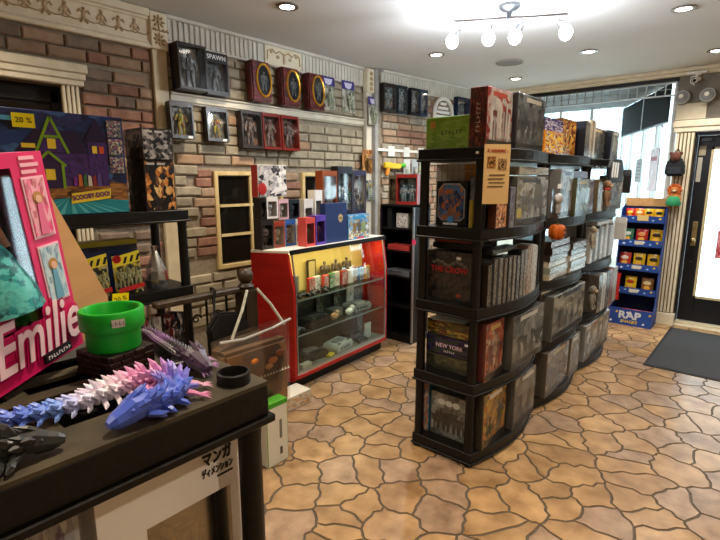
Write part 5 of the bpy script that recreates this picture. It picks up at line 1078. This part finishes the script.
MB().ball((-.105, -.0395, .06), (.042, .003, .045), 10, 6).build('red_burst_print', flat('#b32a24', .4), r); MB().prism([(-.04, .02), (.14, .05), (.14, .08), (.03, .07)], -.041, -.0395, 'y').build('white_print', flat('#eeeae4', .4), r)
pop('coral red window box with a dark oval window on the counter', .262, .105, ZC, (.105, .085, .225), '#d0524c', ['#2a2a1c', '#5a5a34', '#3a2a20'], sd=9, header='#cf4f4a', big=False)
pop('violet window box with a dark figure beside the coral red one', .382, .105, ZC, (.115, .085, .235), '#5a3a9a', ['#1d1a2a', '#3a3450', '#8a3a4a'], sd=10, header='#5a3f9f', big=False)
r = carton('collector_album', 'plain navy blue boxed album with a small gold crest on the counter', 'box', cw(.585, .10, ZC), (.275, .06, .325), CR, mott('#192c58', '#203565', 2, .5), None)
MB().prism([(.02, .215), (.05, .235), (.08, .215), (.075, .18), (.05, .16), (.025, .18)], -.0325, -.0305, 'y').build('gold_crest', mott('#a8905a', '#c9b078', 60, .35), r)
for k in range(3): MB().ball((.035+.015*k, -.0325, .20), (.006, .002, .008), 6, 4).build('crest_detail', flat('#5a4a2a', .4), r)
r = carton('trading_card_box', 'light blue trading card box at the far end of the counter', 'toy box', cw(.885, .10, ZC), (.30, .07, .215), CR, flat('#4a8ab8', .35), art(['#3a7fb8', '#8fb8d0', '#3d4a5a', '#c9b06a', '#d9e0e0'], 3.5, 6), .006)
MB().box((0, -.037, .19), (.18, .001, .025)).build('header_print', flat('#2f8fc0', .4), r); MB().box((.02, -.037, .012), (.10, .001, .016)).build('header_print', flat('#b8354a', .4), r)
for k in range(3): fig_mb(.10, 1.2, True).build('creature_print', flat(('#8a6a3a', '#5a5248', '#8a9a5a')[k], .4), r, loc=(-.06+.06*k, -.0365, .05)).scale = (1, .05, 1)
# back row on the counter
pop('white window box with a grey figure on the back of the counter', .402, .245, ZC+.0, (.105, .07, .36), '#cfcac0', ['#8d8880', '#3a3632', '#d9d0c8'], sd=11, header='#d9d6ce')
pop('slim white window box with a pink figure on the back of the counter', .512, .24, ZC+.0, (.09, .08, .43), '#dcd8d0', ['#c98a94', '#8d7a78', '#e2d6d0'], sd=12, header='#e4e0da', big=False)
figbox('figure_box', 'orange and white boxed warrior figure standing tall at the back of the counter', 'toy box', cw(.662, .245, ZC), (.19, .08, .59), CR, flat('#7d3a1c', .35), art(['#7d7066', '#4d586c', '#a09488', '#33333e'], 3.5, 4), art(['#7d3f1a', '#4f2512', '#8f5a34'], 2, 3), flat('#8a4522', .35), .08, foot=.45)
figbox('figure_box', 'black boxed figure with blue armour at the back of the counter', 'toy box', cw(.865, .245, ZC), (.20, .08, .63), CR, flat('#16151c', .35), art(['#2a3448', '#5a6a8a', '#8a949a', '#c9c0b0'], 3.5, 5), art(['#14131a', '#22242f', '#3a3e4e'], 2, 3), flat('#1d1a2a', .35), .10, foot=.40)
figbox('figure_box', 'silver boxed figure with dark armour beside the corner column', 'toy box', cw(1.075, .245, ZC), (.19, .08, .60), CR, flat('#a5a8a2', .35), art(['#22242a', '#4a4e58', '#c9cac6'], 3.5, 6), art(['#b9bcb4', '#8d918a', '#4a5a8a'], 2, 3), flat('#2a2440', .35), .08, foot=.40)
# carded goods on the corner column
for k, (z, nm, cols) in enumerate(((1.69, 'brown and orange carded toy pinned on the corner column', ['#5a3a20', '#b8722a', '#2a1c14', '#d9a85a']), (1.39, 'blue and white carded toy pinned on the corner column', ['#2a2f3a', '#8a98a8', '#c9b95a', '#4a5060']))):
    r = thing('carded_toy', nm, 'toy', (-3.385, 4.075, z), TP); MB().b2((-.10, 0, 0), (.10, .004, .25-.02*k)).build('card', art(cols, 3, k+2), r); fig_mb(.15, 1.3).build('figure', art(cols[::-1], 4, k), r, smooth=True, loc=(0, -.024, .02)); MB().b2((-.07, -.045, .012), (.07, 0, .19)).build('blister', CLEAR, r, .008)

# ------------------------------------------------------------------ goods on the brick wall
WF = WX+.022
def wallbox(label, y0, y1, z0, z1, d, body, fcols, sd, back=None, header=None, title=None, ts=.03, tag_=None, name='figure_box', n=1, band=.14, x=None, tilt=-.06, **k):
    return figbox(name, label, 'toy box', ((x or WF)+d/2+.012, (y0+y1)/2, z0), (y1-y0, d, z1-z0), TP, flat(body, .3), art(fcols, 4, sd), art(back or [body, '#5a5a58'], 2.5, sd), flat(header, .3) if header else None, band, title=title, ts=ts, tag_=tag_, n=n, rot=(tilt, 0, TP), **k)
figbox('figure_box', 'big black deluxe figure box with a silver swirl behind its window', 'toy box', (WF+.085, 2.00, 2.262), (.225, .11, .315), TP, flat('#120f11', .3), art(['#1d1d22', '#9aa3a8', '#3a3f44'], 3, 2), art(['#22262a', '#8f9a9e', '#dfe6e6', '#2f3a3c'], 1.6, 4), flat('#181416', .3), .06, foot=.05, rot=(-.05, 0, TP))
wallbox('black carded figure box with white title lettering beside the deluxe box', 2.135, 2.335, 2.258, 2.57, .075, '#161416', ['#2a2c30', '#6d757a', '#aab2b4'], 3, ['#1f2226', '#5a6468', '#a5b0b2'], '#17151a', 'SPAWN', .048, band=.24)
for k, (y0, y1) in enumerate(((2.535, 2.735), (2.855, 3.06), (3.155, 3.37))):
    r = thing('oval_window_box', ('dark red ornate box with a gold oval window, next to the black titled box', 'dark red ornate box with a gold oval window, between two like it', 'dark red ornate box with a gold oval window, next to the violet cards')[k], 'toy box', (WF+.07, (y0+y1)/2, 2.258), TP, 'ornate oval window boxes on the wall', (-.05, 0, TP))
    w, h = .20, .318
    MB().b2((-w/2, -.045, 0), (w/2, .045, h)).build('carton', art(['#2a0c0c', '#5a1616', '#7d2a1c', '#1d0a0a'], 6, k), r, .012, 2)
    el = [(.072*math.cos(a)+.020, -.048, .168+.128*math.sin(a)) for a in [q*PI/14 for q in range(29)]]
    MB().tube(el, .0095, 8).build('gold_ring', flat('#c9922a', .28, .7), r, smooth=True)
    ov = [(.068*math.cos(a)+.020, .168+.124*math.sin(a)) for a in [q*PI/12 for q in range(24)]]
    MB().prism(ov, -.0475, -.046, 'y').build('oval_backing', flat('#15161a', .2), r)
    fig_mb(.15, 1.2).build('figure', art(['#1d2228', '#3d464e', '#6d6a5c'], 4, k), r, smooth=True, loc=(.020, -.049, .085)).scale = (1, .22, 1)
    for s in (.03, .06, .09, -.06, -.08): MB().ball((s, -.045, .04+abs(s)*.12), (.016, .006, .016), 8, 5).build('carved_skull', flat('#5a2a20', .5), r)
PUR = ['#2a2450', '#4a3f7a', '#8d9a8a', '#c9c98a']
for k, (y0, y1, z0, z1, lab) in enumerate(((3.425, 3.605, 2.295, 2.605, 'violet headed carded figure next to the ornate oval boxes'), (3.71, 3.895, 2.295, 2.605, 'violet headed carded figure between two like it'), (4.04, 4.19, 2.195, 2.48, 'violet headed carded figure hung low on the corner column'))):
    r = thing('carded_figure', lab, 'toy', ((WF if k < 2 else -3.37)+.02, (y0+y1)/2, z0), TP, 'violet carded figures', (-.05, 0, TP)); w, h = y1-y0, z1-z0
    MB().b2((-w/2, 0, 0), (w/2, .004, h)).build('card', art(['#d9d6cc', '#a9a99a', '#5a6a4a', '#c9c4b4'], 3, k), r)
    MB().prism([(-w/2, h*.72), (w/2, h*.72), (w/2, h), (-w/2, h)], -.002, 0, 'y').build('header_print', flat('#3a3278', .35), r); MB().prism([(-w*.32, h*.93), (w*.32, h*.93), (w*.22, h*.78), (0, h*.74), (-w*.22, h*.78)], -.003, -.002, 'y').build('emblem_print', flat('#cfcbe0', .4), r)
    fig_mb(h*.55, 1.3).build('figure', art(['#3d4a3a', '#8d9a6a', '#c9c9b0', '#4a4a5a'], 4, k), r, smooth=True, loc=(0, -.026, h*.07)); MB().b2((-w*.4, -.045, h*.04), (w*.4, 0, h*.70)).build('blister', CLEAR, r, .008)
for k, (y0, y1, lab) in enumerate(((1.815, 1.995, 'green and yellow carded ghoul figure hung at the cream pilaster'), (2.13, 2.32, 'green and yellow carded ghoul figure hung below the black titled box'))):
    wallbox(lab, y0, y1, 1.915, 2.172, .06, '#2a2826', ['#4a6a2a', '#b8b03a', '#8a3a2a', '#3d3a36'], 3+k, ['#3d3a36', '#8a8a7a', '#5a5a52'], '#3a3834', tag_=(.05, .012), band=.12, x=WF+(.04 if k == 0 else 0))
for k, (y0, y1, c, lab) in enumerate(((2.44, 2.645, '#2a2422', 'dark boxed figure hung first in the trio below the picture rail'), (2.655, 2.845, '#6d201a', 'dark red boxed figure in the middle of the trio below the picture rail'), (2.86, 3.06, '#7a1f18', 'bright red boxed figure last in the trio below the picture rail'))):
    wallbox(lab, y0, y1, 1.878, 2.176, .075, c, ['#3a3634', '#8d857a', '#5a2a24', '#2a2826'], 5+k, [c, '#4a4644', '#8a6a5a'], c, band=.08, foot=.07, n=1)
# alcove wall goods
def onalc(y, z, out=.02):
    p = Matrix.Translation(wa.location) @ Matrix.Rotation(math.radians(-6.9), 4, 'Z') @ Vector((out, y-4.13, z)); return tuple(p)
for k, (y0, y1, c, lab) in enumerate(((4.23, 4.42, '#2a2624', 'grey carded monster figure hung first on the alcove wall'), (4.45, 4.60, '#22303a', 'teal carded monster figure hung on the alcove wall'), (4.66, 4.80, '#1d1f26', 'black carded monster figure hung on the alcove wall'), (4.82, 4.95, '#2a3a52', 'navy carded monster figure hung on the alcove wall'), (5.52, 5.74, '#1d2c44', 'deep blue carded figure hung past the white arch'), (5.78, 5.98, '#24405a', 'blue carded figure hung last past the white arch'))):
    figbox('figure_box', lab, 'toy box', onalc((y0+y1)/2, 2.345, .05), (y1-y0, .06, .29), TP-math.radians(6.9), flat(c, .3), art(['#3a3a3c', '#8a9296', '#5a6a70', '#b9b9b2'], 4, k), art([c, '#4a5a60', '#8d979a'], 2.5, k), flat(c, .3), .12)
r = thing('arched_ornament', 'white arched louvre ornament fixed on the alcove brick', 'ornament', onalc(5.31, 2.30, .03), TP-math.radians(6.9))
arc = [(.17*math.cos(a), .0, .12+.17*math.sin(a)) for a in [q*PI/14 for q in range(15)]]; MB().tube([(.17, 0, 0)]+arc+[(-.17, 0, 0)], .022, 8).build('arch_frame', WHITE, r, smooth=True)
for k in range(5): MB().box((0, .005, .03+.05*k), (.30-.012*k*k, .012, .03), (.4, 0, 0)).build('louvre_slat', WHITE, r)
r = thing('label_rail', 'white label rail fixed along the alcove brick above the bookcase', 'rail', onalc(4.55, 1.93, .022), TP-math.radians(6.9)); MB().b2((-.38, -.012, 0), (.40, .012, .03)).build('rail', WHITE, r, .003); [MB().b2((-.2+.25*k, -.016, -.05), (-.10+.25*k, -.0125, .06)).build('label_card', flat('#dcdcd6', .5), r) for k in range(3)]
# bookcase in the alcove
bc = thing('bookcase', 'black bookcase with open shelves standing between the display case and the units', 'bookcase', (-2.80, 3.80, 0), 0)
w, d, h = .40, .30, 1.385
for x in (-w/2, w/2-.018): MB().b2((x, 0, 0), (x+.018, d, h)).build('side_panel', BLACK, bc, .001)
MB().b2((-w/2, 0, h-.02), (w/2, d, h)).build('top_panel', BLACK, bc, .001); MB().b2((-w/2+.018, d-.008, .06), (w/2-.018, d, h-.02)).build('back_panel', flat('#0a0a0a', .6), bc); MB().b2((-w/2+.018, .01, 0), (w/2-.018, .03, .06)).build('plinth', BLACK, bc)
for z in (.06, .36, .66, .92, 1.14): MB().b2((-w/2+.018, .005, z), (w/2-.018, d-.008, z+.018)).build('shelf', BLACK, bc)
MB().b2((w/2-.004, -.004, .02), (w/2+.012, .012, h-.02)).build('metal_edge', flat('#a4a6a8', .3, .8), bc)
carton('dice_box', 'white box printed with skull heads on the top bookcase shelf', 'box', (-2.76, 3.88, 1.1585), (.14, .08, .14), 0, flat('#b9b6ae', .4), art(['#c9c6be', '#e0ddd6', '#3a3836', '#c9c6be'], 5, 4), .005)
carton('red_case', 'flat red case lying on a bookcase shelf', 'box', (-2.78, 3.88, .9385), (.26, .14, .05), 0, flat('#a83a34', .4), None)
carton('dark_case', 'dark game case standing on the top bookcase shelf', 'game case', (-2.90, 3.88, 1.1585), (.05, .12, .19), 0, flat('#1d1f20', .4), None)
carton('paper_stack', 'grey stack of magazines on the lower bookcase shelf', 'magazines', (-2.80, 3.90, .6785), (.30, .16, .05), 0, flat('#5a6064', .5), None)
o = thing('pink_tag', 'bright pink price tag on the bookcase metal edge', 'price tag', (-2.59, 3.794, 1.01)); MB().b2((-.015, -.0015, 0), (.03, 0, .05)).build('tag', flat('#e0406a', .5), o)
figbox('figure_box', 'red headed teal robot figure box on top of the bookcase', 'toy box', (-2.735, 3.90, 1.3858), (.215, .09, .29), .25, flat('#8a1f1c', .3), art(['#2a4a50', '#6a9a9a', '#b9c0ba', '#7a2a24'], 4, 4), art(['#1d3a42', '#3d6a70', '#8aa5a5'], 2.5, 4), flat('#9a2a24', .3), .12, n=2)
figbox('figure_box', 'brown carded dinosaur figure on top of the bookcase by the column', 'toy box', (-2.925, 3.95, 1.3858), (.12, .07, .28), .2, flat('#5a4a34', .3), art(['#4a3a24', '#8d7a50', '#2a241a'], 4, 4), art(['#8a7a5a', '#5a4a34'], 2.5, 4), flat('#6a5a40', .3), .12)
r = thing('toy_blaster', 'yellow and green toy blaster hung above the bookcase', 'toy', onalc(4.40, 1.74, .06), TP-math.radians(6.9))
MB().prism([(-.14, .01), (.10, .0), (.13, .03), (.13, .055), (-.10, .075), (-.14, .06)], -.02, .02, 'y').build('barrel', mott('#d9b81a', '#e8c92a', 10, .4), r, .008, 2); MB().prism([(-.10, .01), (-.05, .01), (-.07, -.07), (-.115, -.07)], -.014, .014, 'y').build('grip', flat('#d9881a', .4), r, .006); MB().tube([(.12, 0, .04), (.19, 0, .045)], [.02, .026], 10).build('muzzle', flat('#5ab83a', .4), r); MB().tube([(0, 0, .07), (0, .02, .10), (0, .07, .105)], .004, 5).build('hanging_wire', STEEL, r)
for k in range(3):
    r = thing('hanging_card_pack', ('clear', 'silver', 'pale green')[k]+' bagged toy pack hung above the bookcase', 'toy', onalc(4.66+.14*k, 1.655, .035), TP-math.radians(6.9)); MB().tube([(0, 0, .18), (0, .04, .185)], .003, 5).build('hook', STEEL, r); MB().b2((-.055, 0, 0), (.055, .003, .20)).build('card', flat(('#c9cac6', '#a9adb0', '#b9c9a0')[k], .4), r); fig_mb(.10, 1.4).build('figure', art(['#7d8a3a', '#d9d6ce', '#8a8a86'], 4, k), r, smooth=True, loc=(0, -.02, .012)); MB().b2((-.038, -.034, .006), (.038, 0, .12)).build('blister', CLEAR, r, .006)

# ------------------------------------------------------------------ snack display by the door
sd = thing('snack_display', 'blue cardboard snack display stand with tiered shelves by the door', 'display stand', (-1.105, 6.03, 0), 0)
w, d = .43, .26
BLU = mott('#1a3a80', '#234a9a', 4, .5); BLD = flat('#12285c', .6)
MB().b2((-w/2, d-.008, 0), (w/2, d, 1.38)).build('back_panel', BLD, sd)
for s in (-1, 1): MB().prism([(0, 0), (d-.008, 0), (d-.008, 1.36), (.07, 1.30), (.03, .22), (0, .20)], s*w/2-.004, s*w/2+.004, 'x').build('side_panel', BLU, sd)
MB().b2((-w/2, d-.02, 1.33), (w/2, d-.0, 1.42)).build('header_card', KRAFT, sd)
ZSH = (.355, .625, .90, 1.165)
for i, z in enumerate(ZSH):
    yf = .02+.012*i
    MB().b2((-w/2+.005, yf, z), (w/2-.005, d-.009, z+.006)).build('shelf', flat('#101a38', .6), sd)
    lip = MB().b2((-w/2+.005, yf-.006, z-.012), (w/2-.005, yf, z+.062)).build('shelf_lip', BLU, sd)
    for q in range(6): MB().prism([(-.17+.065*q, z+.012+.02*(q % 2)), (-.15+.065*q, z+.006+.02*(q % 2)), (-.14+.065*q, z+.022+.02*(q % 2)), (-.16+.065*q, z+.028+.02*(q % 2))], yf-.0075, yf-.0062, 'y').build('confetti_print', flat(('#d9dde6', '#8ab0e0', '#d9b83a')[q % 3], .5), lip)
    MB().b2((-.05, yf-.009, z+.012), (.04 if i < 3 else .06, yf-.0077, z+.05 if i < 3 else z+.072)).build('price_strip', flat('#c9c6b8' if i < 3 else '#d2b878', .5), lip)
bb = MB().b2((-w/2-.004, -.09, 0), (w/2+.004, -.084, .19)).b2((-w/2-.004, -.084, 0), (-w/2, .03, .19)).b2((w/2, -.084, 0), (w/2+.004, .03, .19)).b2((-w/2, -.084, 0), (w/2, .03, .006)).build('bin', BLU, sd)
text('RAP', .115, flat('#c9ccd2', .4), bb, (0, -.0915, .115), FRONT, 'bin_lettering', bold=.004, sx=1.1); text('SNACKS', .045, flat('#d9b83a', .4), bb, (0, -.0915, .045), FRONT, 'bin_lettering', bold=.001)
for q in range(8): MB().prism([(-.20+.055*q, .03+.11*(q % 2)), (-.18+.055*q, .025+.11*(q % 2)), (-.172+.055*q, .045+.11*(q % 2)), (-.19+.055*q, .05+.11*(q % 2))], -.0915, -.0902, 'y').build('confetti_print', flat(('#d9dde6', '#d9b83a', '#8ab0e0')[q % 3], .5), bb)
def pouch(wd, hh, th):
    m = MB(); rows = [(0, .12), (.06, .25), (.25, .85), (.5, 1.), (.75, .85), (.92, .25), (1, .1)]; n = 7; vs = []
    for s in (-1, 1):
        for (t, k) in rows:
            for i in range(n): a = -1+2*i/(n-1); vs.append((a*wd/2*(1-.06*k), s*th/2*k*math.cos(a*PI/2*.98), t*hh))
    R = len(rows); fs = []
    for s in range(2):
        for j in range(R-1):
            for i in range(n-1): o = s*R*n; fs.append((o+j*n+i, o+j*n+i+1, o+(j+1)*n+i+1, o+(j+1)*n+i))
    fs += [(i, i+1, R*n+i+1, R*n+i) for i in range(n-1)]+[((R-1)*n+i, (R-1)*n+i+1, R*n+(R-1)*n+i+1, R*n+(R-1)*n+i) for i in range(n-1)]
    for j in range(R-1): fs += [(j*n, (j+1)*n, R*n+(j+1)*n, R*n+j*n), (j*n+n-1, (j+1)*n+n-1, R*n+(j+1)*n+n-1, R*n+j*n+n-1)]
    return m.add(vs, fs)
def chips(label, x, y, z, c, c2, s=1., rz=0., tilt=-.15):
    r = thing('snack_bag', label, 'snack bag', (sd.location.x+x, sd.location.y+y, z), rz, 'snack bags on the blue display', (tilt, 0, rz))
    pouch(.112*s, .155*s, .05*s).build('bag', mott(c, c, 5, .22), r, smooth=True)
    MB().ball((0, -.024*s, .10*s), (.036*s, .004, .020*s), 12, 6).build('logo_patch', flat(c2, .3), r); MB().ball((.0, -.022*s, .05*s), (.03*s, .004, .022*s), 12, 6).build('food_print', flat('#d9a03a' if c != '#d9a81a' else '#8a3a1a', .4), r)
    return r
BAGS = {3: [('#c8281e', '#f0d03a', 'red'), ('#d9701a', '#f2e0a0', 'orange'), ('#d9a81a', '#1a1a1a', 'yellow'), ('#c49a1a', '#202020', 'gold')], 2: [('#3a7a5a', '#d9e0d0', 'green'), ('#c02a24', '#e8a060', 'scarlet'), ('#d0a01a', '#3a2a1a', 'amber')], 1: [('#b8382a', '#e0d0c0', 'brick red'), ('#d8b01c', '#4a3a1a', 'sunny yellow'), ('#cfa31e', '#2a2418', 'mustard')], 0: [('#e0b81e', '#a83a1a', 'bright yellow'), ('#8a5a2a', '#d9c08a', 'brown')]}
for i, row in BAGS.items():
    n = len(row)
    for k, (c, c2, nm) in enumerate(row): chips(nm+' snack bag on '+('the lowest shelf', 'the second shelf', 'the third shelf', 'the top shelf')[i]+' of the blue display', (-.142+.284*k/(max(1, n-1))) if n > 2 else (-.06+.17*k), .10+.01*i, ZSH[i]+.0085, c, c2, 1.1 if n < 4 else .86, .1*(k-1))
for k, (c, c2, nm) in enumerate((('#2a3a7a', '#c9d0e0', 'navy'), ('#b02a30', '#e0c0a0', 'crimson'), ('#c8402a', '#f0d0a0', 'vermilion'), ('#8a1f2a', '#d9a0a0', 'wine red'))): chips(nm+' snack bag standing in the display bin', -.155+.103*k, -.03, .012+.035, c, c2, .85, .0, -.35)
chips('large red snack bag hooked on the shelving end beside the display', -.235, -.10, .28, '#a8201c', '#d9c0a0', 2.0, .1, 0.)
# plush hanging on the door casing
r = thing('hanging_backpack', 'small black plush backpack hanging on the fluted door casing', 'bag', (-.865, FY-.135, 1.66), 0)
MB().prism([(-.085, 0), (.085, 0), (.095, .08), (.07, .17), (.035, .2), (-.035, .2), (-.07, .17), (-.095, .08)], -.05, .05, 'y').build('bag_body', mott('#121418', '#1d2026', 40, .8), r, .02, 2)
MB().prism([(-.06, .02), (.06, .02), (.06, .09), (-.06, .09)], -.062, -.05, 'y').build('pocket', mott('#1a2028', '#232a34', 40, .8), r, .008); MB().ball((0, -.045, .20), (.05, .04, .05), 10, 7).build('plush_face', mott('#4a2a22', '#6a4034', 40, .9), r, smooth=True)
for s in (-1, 1): MB().ball((s*.045, -.03, .235), (.018, .014, .018), 8, 5).build('ear', flat('#5a342a', .9), r, smooth=True)
MB().tube([(-.03, .02, .19), (-.02, .035, .26), (0, .06, .285), (.02, .035, .26), (.03, .02, .19)], .006, 6).build('loop', BLACK, r, smooth=True)
r = plush('orange brown lion plush with green body hanging under the black backpack', (-.845, FY-.135, 1.345), .145, '#a8622e', '#c47c40', 0., hang=.05)
MB().lathe([(.062, 0), (.075, .025), (.062, .085), (.038, .105)], 14).build('green_skirt', flat('#2f8a5c', .8), r, smooth=True, loc=(0, 0, .0)); m = MB(); [m.ball((.052*math.cos(a), -.0, .170+.050*math.sin(a)), (.021, .017, .021), 8, 5) for a in [q*PI/5 for q in range(10)]]; m.build('mane', mott('#a04a1a', '#c0622a', 40, .9), r, smooth=True)
